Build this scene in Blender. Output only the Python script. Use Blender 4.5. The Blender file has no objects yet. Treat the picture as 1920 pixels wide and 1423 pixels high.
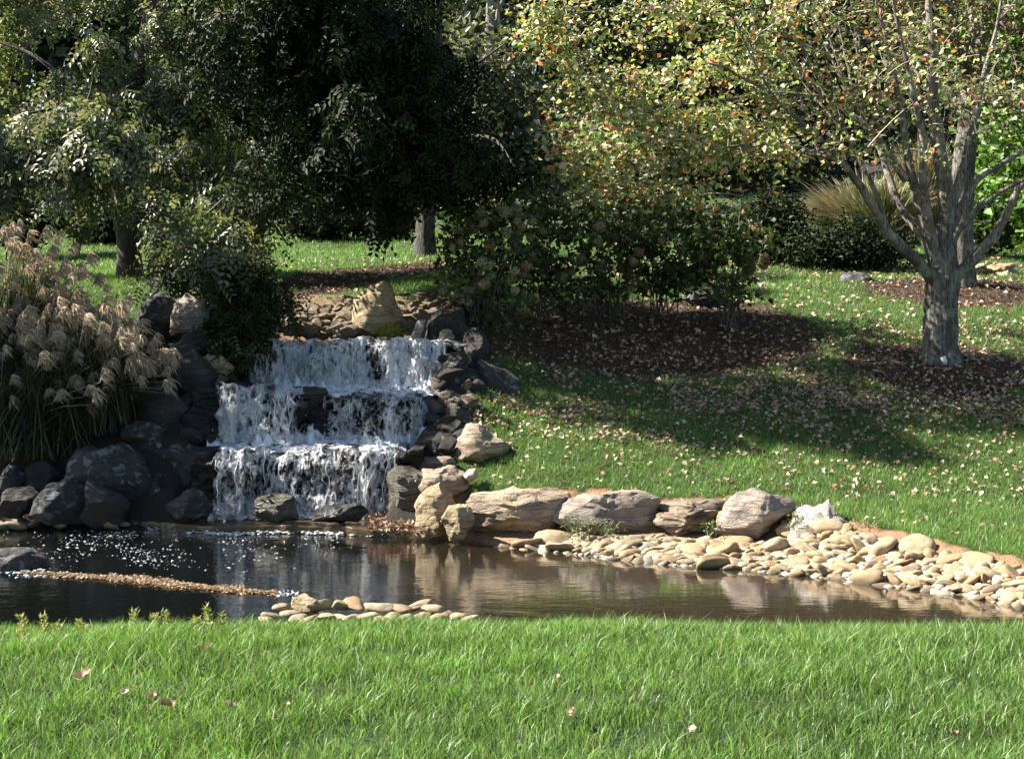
import bpy, math, random
import numpy as np
from math import radians, sin, cos, pi
from mathutils import Vector

rng = np.random.default_rng(11)
random.seed(5)
S = bpy.context.scene
COL = S.collection

# ------------------------------------------------------------------ camera, sky, sun, exposure
F, CX, CY = 2637.0, 960.0, 711.5          # focal length and centre, in photograph pixels
ZC, PITCH = 2.34, radians(3.3)            # eye height above the pond, downward tilt
cam_data = bpy.data.cameras.new('camera')
cam = bpy.data.objects.new('camera', cam_data); COL.objects.link(cam)
cam.location = (0, 0, ZC); cam.rotation_euler = (pi/2 - PITCH, 0, 0)
cam_data.sensor_width = 36.0; cam_data.lens = 36.0*F/1920.0
cam_data.clip_start = 0.1; cam_data.clip_end = 1000
S.camera = cam

SUN_DIR = Vector((-0.985, 0.13, 0.0)).normalized()
SUN_EL = radians(41)
SUN = Vector((SUN_DIR.x*cos(SUN_EL), SUN_DIR.y*cos(SUN_EL), sin(SUN_EL)))
world = bpy.data.worlds.new('World'); S.world = world; world.use_nodes = True
wn = world.node_tree.nodes; wl = world.node_tree.links
sky = wn.new('ShaderNodeTexSky'); sky.sky_type = 'NISHITA'; sky.sun_disc = False
sky.sun_elevation = SUN_EL; sky.sun_rotation = math.atan2(SUN_DIR.x, SUN_DIR.y) % (2*pi)
wl.new(sky.outputs[0], wn['Background'].inputs[0]); wn['Background'].inputs[1].default_value = 0.05
sd = bpy.data.lights.new('sun', 'SUN'); sd.energy = 5.0; sd.angle = radians(0.5); sd.color = (1.0, 0.94, 0.84)
so = bpy.data.objects.new('sun', sd); COL.objects.link(so)
so.rotation_euler = SUN.to_track_quat('Z', 'Y').to_euler()
S.view_settings.view_transform = 'Standard'; S.view_settings.look = 'None'
S.view_settings.gamma = 1.0; S.view_settings.use_curve_mapping = False
S.view_settings.exposure = 1.8
S.cycles.max_bounces = 6; S.cycles.diffuse_bounces = 2; S.cycles.glossy_bounces = 3; S.cycles.transmission_bounces = 3; S.cycles.transparent_max_bounces = 12
S.cycles.caustics_reflective = False; S.cycles.caustics_refractive = False
S.cycles.use_denoising = True

# ------------------------------------------------------------------ small numeric helpers
def raydir(u, v):
    a = (u-CX)/F; b = -(v-CY)/F
    return np.array([a, cos(PITCH)+b*sin(PITCH), -sin(PITCH)+b*cos(PITCH)])
def at(u, v, Y):
    d = raydir(u, v); return np.array([0, 0, ZC]) + d*(Y/d[1])
def lvl(u, v, z=0.0):
    d = raydir(u, v); return np.array([0, 0, ZC]) + d*((z-ZC)/d[2])
def sstep(a, b, x):
    t = np.clip((x-a)/(b-a), 0, 1); return t*t*(3-2*t)
def unit(v):
    return v/np.maximum(np.linalg.norm(v, axis=-1, keepdims=True), 1e-9)

_perm = np.random.default_rng(3).permutation(256); _perm = np.concatenate([_perm, _perm, _perm])
_grad = unit(np.random.default_rng(4).normal(size=(256, 3)))
def pn(p):
    p = np.asarray(p, float); i = np.floor(p).astype(int); f = p-i; i &= 255
    w = f*f*f*(f*(f*6-15)+10); out = 0
    for dx in (0, 1):
        for dy in (0, 1):
            for dz in (0, 1):
                h = _perm[_perm[_perm[(i[..., 0]+dx) & 255]+((i[..., 1]+dy) & 255)]+((i[..., 2]+dz) & 255)]
                g = _grad[h]; d = f-np.array([dx, dy, dz])
                ww = (w[..., 0] if dx else 1-w[..., 0])*(w[..., 1] if dy else 1-w[..., 1])*(w[..., 2] if dz else 1-w[..., 2])
                out = out+ww*(g*d).sum(-1)
    return out*1.6
def fbm(p, o=4, g=0.5):
    p = np.asarray(p, float); s = 0; a = 1.0
    for k in range(o):
        s = s+a*pn(p*(2.03**k)+k*17.3); a *= g
    return s
def n2(x, y, sc, seed=0.0, o=3):
    return fbm(np.stack([x*sc, y*sc, np.full_like(x, seed+0.37)], -1), o)

# ------------------------------------------------------------------ mesh helpers
def tri_mesh(name, V, T, col=None, smooth=False):
    V = np.asarray(V, np.float32); T = np.asarray(T, np.int32)
    m = bpy.data.meshes.new(name)
    k = T.shape[1]
    m.vertices.add(len(V)); m.vertices.foreach_set('co', V.ravel())
    m.loops.add(T.size); m.loops.foreach_set('vertex_index', T.ravel())
    m.polygons.add(len(T)); m.polygons.foreach_set('loop_start', np.arange(0, T.size, k, dtype=np.int32))
    if smooth: m.polygons.foreach_set('use_smooth', np.ones(len(T), bool))
    if col is not None:
        ca = m.color_attributes.new('Col', 'FLOAT_COLOR', 'POINT')
        c = np.ones((len(V), 4), np.float32); c[:, :3] = col
        ca.data.foreach_set('color', c.ravel())
    m.update(calc_edges=True)
    return m
def obj(name, mesh, mat=None, parent=None, loc=None):
    o = bpy.data.objects.new(name, mesh); COL.objects.link(o)
    if mat is not None and mesh is not None:
        if len(mesh.materials) == 0: mesh.materials.append(mat)
    if parent is not None: o.parent = parent
    if loc is not None: o.location = loc
    return o
def tag(o, label=None, cat=None, group=None, kind=None):
    if label: o['label'] = label
    if cat: o['category'] = cat
    if group: o['group'] = group
    if kind: o['kind'] = kind
    return o
def empty(name, loc):
    o = bpy.data.objects.new(name, None); COL.objects.link(o); o.location = [float(q) for q in loc]; o.empty_display_size = 0.1
    return o

class MB:
    def __init__(s): s.V = []; s.T = []; s.C = []; s.n = 0
    def add(s, V, T, C=None):
        V = np.asarray(V, float); s.V.append(V); s.T.append(np.asarray(T, int)+s.n); s.n += len(V)
        if C is None: C = (1, 1, 1)
        s.C.append(np.broadcast_to(np.asarray(C, float), (len(V), 3)))
    def mesh(s, name, smooth=False, off=None):
        V = np.concatenate(s.V)
        if off is not None: V = V-np.asarray(off, float)
        return tri_mesh(name, V, np.concatenate(s.T), np.concatenate(s.C), smooth)
    def build(s, name, mat, parent=None, smooth=False):
        off = None if parent is None else np.array(parent.location)
        return obj(name, s.mesh(name, smooth, off), mat, parent)
    def tube(s, P, R, sides=7, C=(1, 1, 1), rough=0.0):
        P = np.asarray(P, float); R = np.broadcast_to(np.asarray(R, float), (len(P),))
        tg = unit(np.gradient(P, axis=0))
        ref = np.array([0.13, 0.97, 0.21]) if abs(tg[:, 1]).mean() < 0.8 else np.array([1., 0, 0])
        a = unit(np.cross(tg, ref)); b = np.cross(tg, a)
        th = np.linspace(0, 2*pi, sides, endpoint=False)
        rr = R[:, None]*np.ones(sides)
        if rough:
            q = P[:, None, :]+a[:, None, :]*np.cos(th)[None, :, None]*0.2+b[:, None, :]*np.sin(th)[None, :, None]*0.2
            rr = rr*(1+rough*fbm(q*np.array([9, 9, 2.5]), 3))
        V = P[:, None, :]+rr[..., None]*(a[:, None, :]*np.cos(th)[None, :, None]+b[:, None, :]*np.sin(th)[None, :, None])
        n = len(P); i = np.arange(n-1)[:, None]*sides; j = np.arange(sides)[None, :]; j2 = (j+1) % sides
        q1 = np.stack([i+j, i+j2, i+sides+j2], -1).reshape(-1, 3); q2 = np.stack([i+j, i+sides+j2, i+sides+j], -1).reshape(-1, 3)
        s.add(V.reshape(-1, 3), np.concatenate([q1, q2]), C)
    def leaves(s, c, ax, nr, L, W, C, fold=0.25):
        N = len(c); ax = unit(ax); sd_ = unit(np.cross(ax, nr)); up = np.cross(sd_, ax)
        L = np.broadcast_to(L, (N,))[:, None]; W = np.broadcast_to(W, (N,))[:, None]
        b = c-ax*L*0.5; t = c+ax*L*0.5+up*(-L*0.12)
        l = c-ax*L*0.06+sd_*W*0.5+up*W*fold; r = c-ax*L*0.06-sd_*W*0.5+up*W*fold
        V = np.stack([b, l, t, r], 1).reshape(-1, 3)
        i = np.arange(N)[:, None]*4
        T = np.concatenate([i+np.array([[0, 1, 2]]), i+np.array([[0, 2, 3]])])
        s.add(V, T, np.repeat(C, 4, axis=0))
    def blades(s, p, h, w, lean, C, seg=2, tipc=1.25):
        """grass blades: p roots, h heights, lean horizontal offsets of the tip (N,2)"""
        N = len(p); ang = rng.uniform(0, pi, N)
        sx = np.stack([np.cos(ang), np.sin(ang), np.zeros(N)], 1)*(np.broadcast_to(w, (N,))[:, None]*0.5)
        tip = p.copy(); tip[:, :2] += lean; tip[:, 2] += h
        if seg == 1:
            V = np.stack([p-sx, p+sx, tip], 1).reshape(-1, 3); i = np.arange(N)[:, None]*3
            T = i+np.array([[0, 1, 2]])
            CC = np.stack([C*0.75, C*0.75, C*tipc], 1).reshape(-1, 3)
        else:
            m = p.copy(); m[:, :2] += lean*0.3; m[:, 2] += h*0.6
            V = np.stack([p-sx, p+sx, m+sx*0.85, m-sx*0.85, tip], 1).reshape(-1, 3); i = np.arange(N)[:, None]*5
            T = np.concatenate([i+np.array([[0, 1, 2]]), i+np.array([[0, 2, 3]]), i+np.array([[3, 2, 4]])])
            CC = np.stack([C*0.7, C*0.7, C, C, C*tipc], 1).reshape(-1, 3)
        s.add(V, T, CC)

def pick(cols, n, p=None, var=0.2):
    cols = np.array(cols); return (cols[rng.choice(len(cols), n, p=p)]*(1+var*rng.normal(size=(n, 1)))).clip(0.005, 0.9)

# ------------------------------------------------------------------ materials
def new_mat(name):
    m = bpy.data.materials.new(name); m.use_nodes = True
    nt = m.node_tree; nt.nodes.clear()
    out = nt.nodes.new('ShaderNodeOutputMaterial')
    return m, nt, out
def N(nt, t, **kw):
    n = nt.nodes.new(t)
    for k, v in kw.items():
        if k.startswith('i_'): n.inputs[int(k[2:])].default_value = v
        else: setattr(n, k, v)
    return n
def ramp(nt, fac, stops):
    r = nt.nodes.new('ShaderNodeValToRGB'); e = r.color_ramp.elements
    while len(e) < len(stops): e.new(0.5)
    for q, (p, c) in zip(e, stops): q.position = p; q.color = (c[0], c[1], c[2], 1) if len(c) == 3 else c
    nt.links.new(fac, r.inputs[0]); return r
def mixc(nt, fac, a, b, mode='MIX'):
    m = nt.nodes.new('ShaderNodeMix'); m.data_type = 'RGBA'; m.blend_type = mode
    for s, v in ((m.inputs[0], fac), (m.inputs[6], a), (m.inputs[7], b)):
        if hasattr(v, 'is_output'): nt.links.new(v, s)
        elif isinstance(v, (int, float)): s.default_value = v
        else: s.default_value = (v[0], v[1], v[2], 1)
    return m.outputs[2]
def noise(nt, vec, scale, detail=4, rough=0.55, dist=0.0):
    n = nt.nodes.new('ShaderNodeTexNoise'); n.inputs['Scale'].default_value = scale
    n.inputs['Detail'].default_value = detail; n.inputs['Roughness'].default_value = rough; n.inputs['Distortion'].default_value = dist
    if vec is not None: nt.links.new(vec, n.inputs['Vector'])
    return n.outputs[0]
def mapping(nt, vec, scale):
    m = nt.nodes.new('ShaderNodeMapping'); m.inputs['Scale'].default_value = scale; nt.links.new(vec, m.inputs['Vector']); return m.outputs[0]
def bump(nt, h, strength, dist=0.02):
    b = nt.nodes.new('ShaderNodeBump'); b.inputs['Strength'].default_value = strength; b.inputs['Distance'].default_value = dist
    nt.links.new(h, b.inputs['Height']); return b.outputs[0]

def leaf_mat(name, rough=0.45, trans=0.3, tint=(1.15, 1.2, 0.6), spec=0.5):
    m, nt, out = new_mat(name)
    c = N(nt, 'ShaderNodeVertexColor', layer_name='Col').outputs[0]
    p = N(nt, 'ShaderNodeBsdfPrincipled'); nt.links.new(c, p.inputs['Base Color'])
    p.inputs['Roughness'].default_value = rough; p.inputs['Specular IOR Level'].default_value = spec
    t = N(nt, 'ShaderNodeBsdfTranslucent'); nt.links.new(mixc(nt, 1.0, c, tint, 'MULTIPLY'), t.inputs[0])
    mx = N(nt, 'ShaderNodeMixShader'); mx.inputs[0].default_value = trans
    nt.links.new(p.outputs[0], mx.inputs[1]); nt.links.new(t.outputs[0], mx.inputs[2]); nt.links.new(mx.outputs[0], out.inputs[0])
    return m
def rock_mat(name, c1, c2, c3, dark=(0.035, 0.03, 0.027), rough=0.85, lichen=0.0, lcol=(0.45, 0.46, 0.42), strata=0.35, scale=1.0, stain=0.5):
    m, nt, out = new_mat(name)
    tc = N(nt, 'ShaderNodeTexCoord'); oi = N(nt, 'ShaderNodeObjectInfo')
    va = N(nt, 'ShaderNodeVectorMath', operation='ADD'); nt.links.new(tc.outputs['Object'], va.inputs[0])
    cmb = N(nt, 'ShaderNodeVectorMath', operation='SCALE'); cmb.inputs[0].default_value = (37, 19, 53); nt.links.new(oi.outputs['Random'], cmb.inputs['Scale'])
    nt.links.new(cmb.outputs[0], va.inputs[1]); v = va.outputs[0]
    rot = N(nt, 'ShaderNodeMapping'); rot.inputs['Rotation'].default_value = (0.2, 0.35, 0.1); rot.inputs['Scale'].default_value = (1.2, 1.2, 9); nt.links.new(v, rot.inputs['Vector'])
    big = noise(nt, v, 3.2*scale, 5, 0.6); med = noise(nt, v, 11*scale, 6, 0.65, 0.4); fine = noise(nt, v, 60*scale, 5, 0.7)
    st = noise(nt, rot.outputs[0], 2.2*scale, 4, 0.6, 0.6)
    a = ramp(nt, big, [(0.36, c1), (0.5, c2), (0.64, c3)]).outputs[0]
    a = mixc(nt, ramp(nt, med, [(0.45, (0, 0, 0)), (0.75, (stain, stain, stain))]).outputs[0], a, dark)
    a = mixc(nt, ramp(nt, st, [(0.5, (0, 0, 0)), (0.62, (strata, strata, strata))]).outputs[0], a, dark)
    a = mixc(nt, 0.55, a, ramp(nt, fine, [(0.25, (0.45, 0.45, 0.45)), (0.7, (1, 1, 1))]).outputs[0], 'MULTIPLY')
    wob = N(nt, 'ShaderNodeVectorMath', operation='MULTIPLY_ADD'); nzz = nt.nodes.new('ShaderNodeTexNoise'); nzz.inputs['Scale'].default_value = 4*scale; nzz.inputs['Detail'].default_value = 5; nt.links.new(v, nzz.inputs['Vector'])
    nt.links.new(nzz.outputs[1], wob.inputs[0]); wob.inputs[1].default_value = (0.5, 0.5, 0.5); nt.links.new(rot.outputs[0], wob.inputs[2])
    vc = N(nt, 'ShaderNodeTexVoronoi', feature='DISTANCE_TO_EDGE'); vc.inputs['Scale'].default_value = 1.6*scale; nt.links.new(wob.outputs[0], vc.inputs['Vector'])
    crk = ramp(nt, vc.outputs['Distance'], [(0.0, (0, 0, 0)), (0.045, (1, 1, 1))]).outputs[0]
    a = mixc(nt, 0.55, a, ramp(nt, crk, [(0.0, (0.25, 0.22, 0.2)), (1.0, (1, 1, 1))]).outputs[0], 'MULTIPLY')
    if lichen > 0:
        ln = noise(nt, v, 7*scale, 6, 0.7, 0.5)
        a = mixc(nt, ramp(nt, ln, [(0.66-lichen*0.12, (0, 0, 0)), (0.70-lichen*0.12, (0.9, 0.9, 0.9))]).outputs[0], a, lcol)
    p = N(nt, 'ShaderNodeBsdfPrincipled'); nt.links.new(a, p.inputs['Base Color']); p.inputs['Roughness'].default_value = rough
    hs = N(nt, 'ShaderNodeMath', operation='ADD'); nt.links.new(med, hs.inputs[0])
    h2 = N(nt, 'ShaderNodeMath', operation='MULTIPLY_ADD'); nt.links.new(st, h2.inputs[0]); h2.inputs[1].default_value = 0.9; nt.links.new(fine, h2.inputs[2])
    nt.links.new(h2.outputs[0], hs.inputs[1])
    h3 = N(nt, 'ShaderNodeMath', operation='MULTIPLY_ADD'); nt.links.new(crk, h3.inputs[0]); h3.inputs[1].default_value = 0.5; nt.links.new(hs.outputs[0], h3.inputs[2])
    nt.links.new(bump(nt, h3.outputs[0], 0.8, 0.025), p.inputs['Normal'])
    nt.links.new(p.outputs[0], out.inputs[0])
    return m
def bark_mat(name, c1, c2, lichen=(0.3, 0.3, 0.27)):
    m, nt, out = new_mat(name)
    tc = N(nt, 'ShaderNodeTexCoord'); v = tc.outputs['Object']
    a = noise(nt, mapping(nt, v, (1, 1, 0.16)), 34, 6, 0.7, 0.8); b = noise(nt, v, 5, 5, 0.6)
    col = ramp(nt, a, [(0.38, c1), (0.60, c2)]).outputs[0]; dk = noise(nt, mapping(nt, v, (1, 1, 0.4)), 4.5, 5, 0.65, 0.5)
    col = mixc(nt, ramp(nt, dk, [(0.46, (0, 0, 0)), (0.60, (0.7, 0.7, 0.7))]).outputs[0], col, c1)
    col = mixc(nt, ramp(nt, b, [(0.52, (0, 0, 0)), (0.62, (0.6, 0.6, 0.6))]).outputs[0], col, lichen)
    p = N(nt, 'ShaderNodeBsdfPrincipled'); nt.links.new(col, p.inputs['Base Color']); p.inputs['Roughness'].default_value = 0.85
    nt.links.new(bump(nt, a, 1.0, 0.06), p.inputs['Normal']); nt.links.new(p.outputs[0], out.inputs[0])
    return m
def plain_mat(name, c, rough=0.6, var=0.25, sc=20):
    m, nt, out = new_mat(name)
    tc = N(nt, 'ShaderNodeTexCoord'); n = noise(nt, tc.outputs['Object'], sc, 4)
    lo = tuple(q*(1-var) for q in c); hi = tuple(min(1, q*(1+var)) for q in c)
    p = N(nt, 'ShaderNodeBsdfPrincipled'); nt.links.new(ramp(nt, n, [(0.35, lo), (0.65, hi)]).outputs[0], p.inputs['Base Color'])
    p.inputs['Roughness'].default_value = rough; nt.links.new(bump(nt, n, 0.3, 0.01), p.inputs['Normal'])
    nt.links.new(p.outputs[0], out.inputs[0]); return m

M = {}
M['grass'] = leaf_mat('grass_blades', 0.42, 0.42, (1.1, 1.2, 0.6), 0.45)
M['leaf'] = leaf_mat('green_leaves', 0.45, 0.30, spec=0.4)
M['leaf_matte'] = leaf_mat('matte_dark_leaves', 0.6, 0.22, spec=0.15)
M['maple_leaf'] = leaf_mat('autumn_leaves', 0.40, 0.45, (1.15, 1.1, 0.7), 0.6)
M['dry'] = leaf_mat('dry_leaves', 0.6, 0.15, (1.1, 0.9, 0.6), 0.3)
M['plume'] = leaf_mat('plume_fluff', 0.7, 0.4, (1.1, 1.0, 0.8), 0.2)
M['bark_maple'] = bark_mat('grey_maple_bark', (0.03, 0.026, 0.022), (0.30, 0.27, 0.23), (0.33, 0.33, 0.29))
M['bark_dark'] = bark_mat('dark_bark', (0.03, 0.025, 0.02), (0.12, 0.10, 0.08), (0.12, 0.12, 0.1))
M['bark_limb'] = bark_mat('grey_limb_bark', (0.07, 0.058, 0.046), (0.46, 0.40, 0.33), (0.44, 0.42, 0.36))
M['bark_pale'] = bark_mat('pale_bark', (0.12, 0.11, 0.09), (0.40, 0.36, 0.30))
M['twig'] = plain_mat('twig_bark', (0.32, 0.28, 0.24), 0.7, 0.4)
M['twig_dark'] = plain_mat('dark_twig_bark', (0.09, 0.08, 0.065), 0.7, 0.4)
M['tan_rock'] = rock_mat('tan_sandstone', (0.56, 0.43, 0.28), (0.46, 0.35, 0.25), (0.34, 0.26, 0.21), lichen=0.12, stain=0.35)
M['gold_rock'] = rock_mat('golden_sandstone', (0.52, 0.41, 0.25), (0.45, 0.34, 0.20), (0.37, 0.27, 0.16), stain=0.25, strata=0.2)
M['purple_rock'] = rock_mat('purple_grey_rock', (0.46, 0.37, 0.29), (0.31, 0.26, 0.23), (0.40, 0.31, 0.23), lichen=0.18, stain=0.3, strata=0.25)
M['white_rock'] = rock_mat('white_quartz_rock', (0.66, 0.60, 0.55), (0.58, 0.50, 0.42), (0.30, 0.26, 0.25), stain=0.55, strata=0.3)
M['layer_rock'] = rock_mat('layered_schist', (0.40, 0.31, 0.21), (0.30, 0.23, 0.16), (0.20, 0.16, 0.12), strata=0.75, stain=0.5)
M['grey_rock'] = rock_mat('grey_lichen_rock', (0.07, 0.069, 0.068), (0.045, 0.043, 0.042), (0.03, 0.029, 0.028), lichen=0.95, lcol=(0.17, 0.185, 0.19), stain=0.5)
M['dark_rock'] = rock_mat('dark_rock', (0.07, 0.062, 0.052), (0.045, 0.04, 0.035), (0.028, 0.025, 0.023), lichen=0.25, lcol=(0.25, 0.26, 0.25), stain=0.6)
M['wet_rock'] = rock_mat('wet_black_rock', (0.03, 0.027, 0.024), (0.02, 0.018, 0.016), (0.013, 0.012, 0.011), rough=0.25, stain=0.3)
M['olive_rock'] = rock_mat('mossy_wet_rock', (0.09, 0.085, 0.045), (0.06, 0.055, 0.035), (0.12, 0.10, 0.06), rough=0.35, stain=0.5)

def cobble_mat():
    m, nt, out = new_mat('river_cobble')
    tc = N(nt, 'ShaderNodeTexCoord'); oi = N(nt, 'ShaderNodeObjectInfo')
    col = ramp(nt, oi.outputs['Random'], [(0.0, (0.52, 0.42, 0.28)), (0.16, (0.60, 0.52, 0.38)), (0.32, (0.44, 0.32, 0.19)), (0.45, (0.56, 0.47, 0.34)),
               (0.58, (0.38, 0.33, 0.27)), (0.70, (0.64, 0.57, 0.45)), (0.82, (0.56, 0.43, 0.25)), (0.93, (0.42, 0.28, 0.17)), (1.0, (0.27, 0.24, 0.22))]).outputs[0]
    n = noise(nt, tc.outputs['Object'], 5, 6, 0.6, 0.3); f = noise(nt, tc.outputs['Object'], 30, 5, 0.7)
    col = mixc(nt, 0.6, col, ramp(nt, n, [(0.3, (0.5, 0.45, 0.38)), (0.62, (1, 1, 1))]).outputs[0], 'MULTIPLY')
    col = mixc(nt, 0.5, col, ramp(nt, f, [(0.3, (0.6, 0.58, 0.55)), (0.6, (1, 1, 1))]).outputs[0], 'MULTIPLY')
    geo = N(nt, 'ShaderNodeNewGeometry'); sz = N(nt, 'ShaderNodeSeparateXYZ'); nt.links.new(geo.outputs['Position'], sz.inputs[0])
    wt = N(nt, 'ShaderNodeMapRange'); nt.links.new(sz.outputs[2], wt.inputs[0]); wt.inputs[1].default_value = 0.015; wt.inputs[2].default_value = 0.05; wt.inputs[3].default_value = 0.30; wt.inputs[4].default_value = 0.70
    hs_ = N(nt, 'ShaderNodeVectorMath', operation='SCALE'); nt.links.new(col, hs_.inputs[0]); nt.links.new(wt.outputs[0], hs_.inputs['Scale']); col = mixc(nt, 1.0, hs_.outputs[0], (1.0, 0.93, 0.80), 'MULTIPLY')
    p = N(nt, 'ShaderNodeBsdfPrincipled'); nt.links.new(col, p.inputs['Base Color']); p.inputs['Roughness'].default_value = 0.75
    nt.links.new(bump(nt, f, 0.5, 0.012), p.inputs['Normal']); nt.links.new(p.outputs[0], out.inputs[0]); return m
M['cobble'] = cobble_mat()
M['rubble'] = rock_mat('tan_rubble', (0.50, 0.40, 0.27), (0.38, 0.29, 0.19), (0.26, 0.20, 0.14), stain=0.5, scale=2.5)

def ground_mat():
    m, nt, out = new_mat('garden_ground')
    tc = N(nt, 'ShaderNodeTexCoord'); v = tc.outputs['Object']
    att = N(nt, 'ShaderNodeVertexColor', layer_name='Col')
    sep = N(nt, 'ShaderNodeSeparateColor'); nt.links.new(att.outputs[0], sep.inputs[0])
    a = noise(nt, v, 3, 5, 0.6); b = noise(nt, v, 45, 5, 0.7)
    g = ramp(nt, b, [(0.3, (0.02, 0.03, 0.008)), (0.55, (0.045, 0.085, 0.018)), (0.75, (0.07, 0.11, 0.03))]).outputs[0]
    mul = ramp(nt, noise(nt, mapping(nt, v, (1, 2.5, 1)), 60, 5, 0.75), [(0.3, (0.02, 0.012, 0.008)), (0.55, (0.085, 0.05, 0.033)), (0.75, (0.17, 0.11, 0.08))]).outputs[0]
    cl = ramp(nt, a, [(0.35, (0.42, 0.21, 0.10)), (0.6, (0.50, 0.30, 0.17))]).outputs[0]
    cl = mixc(nt, 0.6, cl, ramp(nt, b, [(0.3, (0.5, 0.45, 0.4)), (0.65, (1, 1, 1))]).outputs[0], 'MULTIPLY')
    bed = ramp(nt, b, [(0.35, (0.014, 0.011, 0.008)), (0.65, (0.05, 0.038, 0.026))]).outputs[0]
    c = mixc(nt, sep.outputs[0], g, mul); c = mixc(nt, sep.outputs[1], c, cl); c = mixc(nt, sep.outputs[2], c, bed)
    p = N(nt, 'ShaderNodeBsdfPrincipled'); nt.links.new(c, p.inputs['Base Color']); p.inputs['Roughness'].default_value = 0.95
    nt.links.new(bump(nt, b, 1.0, 0.05), p.inputs['Normal']); nt.links.new(p.outputs[0], out.inputs[0]); return m
M['ground'] = ground_mat()

def pond_mat(name, base, rough, amp, foam=0.0):
    m, nt, out = new_mat(name)
    tc = N(nt, 'ShaderNodeTexCoord'); v = tc.outputs['Object']
    w1 = noise(nt, mapping(nt, v, (0.8, 1.6, 1)), 3.0, 3, 0.5, 0.4); w2 = noise(nt, mapping(nt, v, (0.6, 2.0, 1)), 16, 4, 0.6, 0.3)
    ad = N(nt, 'ShaderNodeMath', operation='MULTIPLY_ADD'); nt.links.new(w2, ad.inputs[0]); ad.inputs[1].default_value = 0.35; nt.links.new(w1, ad.inputs[2])
    p = N(nt, 'ShaderNodeBsdfPrincipled'); p.inputs['Roughness'].default_value = rough; p.inputs['IOR'].default_value = 1.5
    p.inputs['Base Color'].default_value = (*base, 1)
    bn = bump(nt, ad.outputs[0], amp, 0.05); nt.links.new(bn, p.inputs['Normal'])
    if foam > 0:
        fo = noise(nt, v, 9, 7, 0.7, 1.2)
        r = ramp(nt, fo, [(0.62-foam*0.25, (0, 0, 0)), (0.70-foam*0.25, (1, 1, 1))]).outputs[0]
        nt.links.new(mixc(nt, r, base, (0.8, 0.84, 0.88)), p.inputs['Base Color'])
        rr = N(nt, 'ShaderNodeMath', operation='MULTIPLY_ADD'); nt.links.new(r, rr.inputs[0]); rr.inputs[1].default_value = 0.5; rr.inputs[2].default_value = rough; nt.links.new(rr.outputs[0], p.inputs['Roughness'])
    nt.links.new(p.outputs[0], out.inputs[0]); return m
def mirror_pond():
    m, nt, out = new_mat('pond_water'); tc = N(nt, 'ShaderNodeTexCoord'); v = tc.outputs['Object']
    w1 = noise(nt, mapping(nt, v, (0.7, 1.6, 1)), 3.0, 3, 0.5, 0.4); w2 = noise(nt, mapping(nt, v, (0.5, 2.0, 1)), 14, 3, 0.55, 0.3)
    ad = N(nt, 'ShaderNodeMath', operation='MULTIPLY_ADD'); nt.links.new(w2, ad.inputs[0]); ad.inputs[1].default_value = 0.30; nt.links.new(w1, ad.inputs[2])
    sx_ = N(nt, 'ShaderNodeSeparateXYZ'); nt.links.new(v, sx_.inputs[0]); mr_ = N(nt, 'ShaderNodeMapRange'); nt.links.new(sx_.outputs[0], mr_.inputs[0])
    mr_.inputs[1].default_value = -2.5; mr_.inputs[2].default_value = 1.0; mr_.inputs[3].default_value = 0.13; mr_.inputs[4].default_value = 0.045     # ripples die away from the falls
    bn = bump(nt, ad.outputs[0], 0.1, 0.05); nt.links.new(mr_.outputs[0], bn.node.inputs['Strength'])
    m2 = N(nt, 'ShaderNodeMapRange'); nt.links.new(sx_.outputs[0], m2.inputs[0]); m2.inputs[1].default_value = -1.6; m2.inputs[2].default_value = 0.8   # tan bank reflection painted into the water colour at right, dark shade at left
    df = N(nt, 'ShaderNodeBsdfDiffuse'); nt.links.new(mixc(nt, m2.outputs[0], (0.004, 0.005, 0.004), (0.032, 0.024, 0.014)), df.inputs[0])
    gl = N(nt, 'ShaderNodeBsdfGlossy'); gl.inputs['Roughness'].default_value = 0.0; nt.links.new(bn, gl.inputs['Normal']); gl.inputs[0].default_value = (1, 1, 1, 1)
    fr = N(nt, 'ShaderNodeFresnel'); fr.inputs[0].default_value = 1.34; nt.links.new(bn, fr.inputs['Normal'])
    mu_ = N(nt, 'ShaderNodeMath', operation='MULTIPLY'); mu_.use_clamp = True; nt.links.new(fr.outputs[0], mu_.inputs[0]); mu_.inputs[1].default_value = 1.7
    mx = N(nt, 'ShaderNodeMixShader'); nt.links.new(mu_.outputs[0], mx.inputs[0]); nt.links.new(df.outputs[0], mx.inputs[1]); nt.links.new(gl.outputs[0], mx.inputs[2]); nt.links.new(mx.outputs[0], out.inputs[0]); return m
M['pond'] = mirror_pond()
M['shelf'] = pond_mat('shallow_brown_water', (0.075, 0.05, 0.022), 0.05, 0.5)
M['pool'] = pond_mat('churning_water', (0.02, 0.022, 0.025), 0.06, 0.8, foam=0.75)
M['lip'] = pond_mat('lip_water', (0.02, 0.02, 0.02), 0.06, 0.7, foam=0.15)

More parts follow.
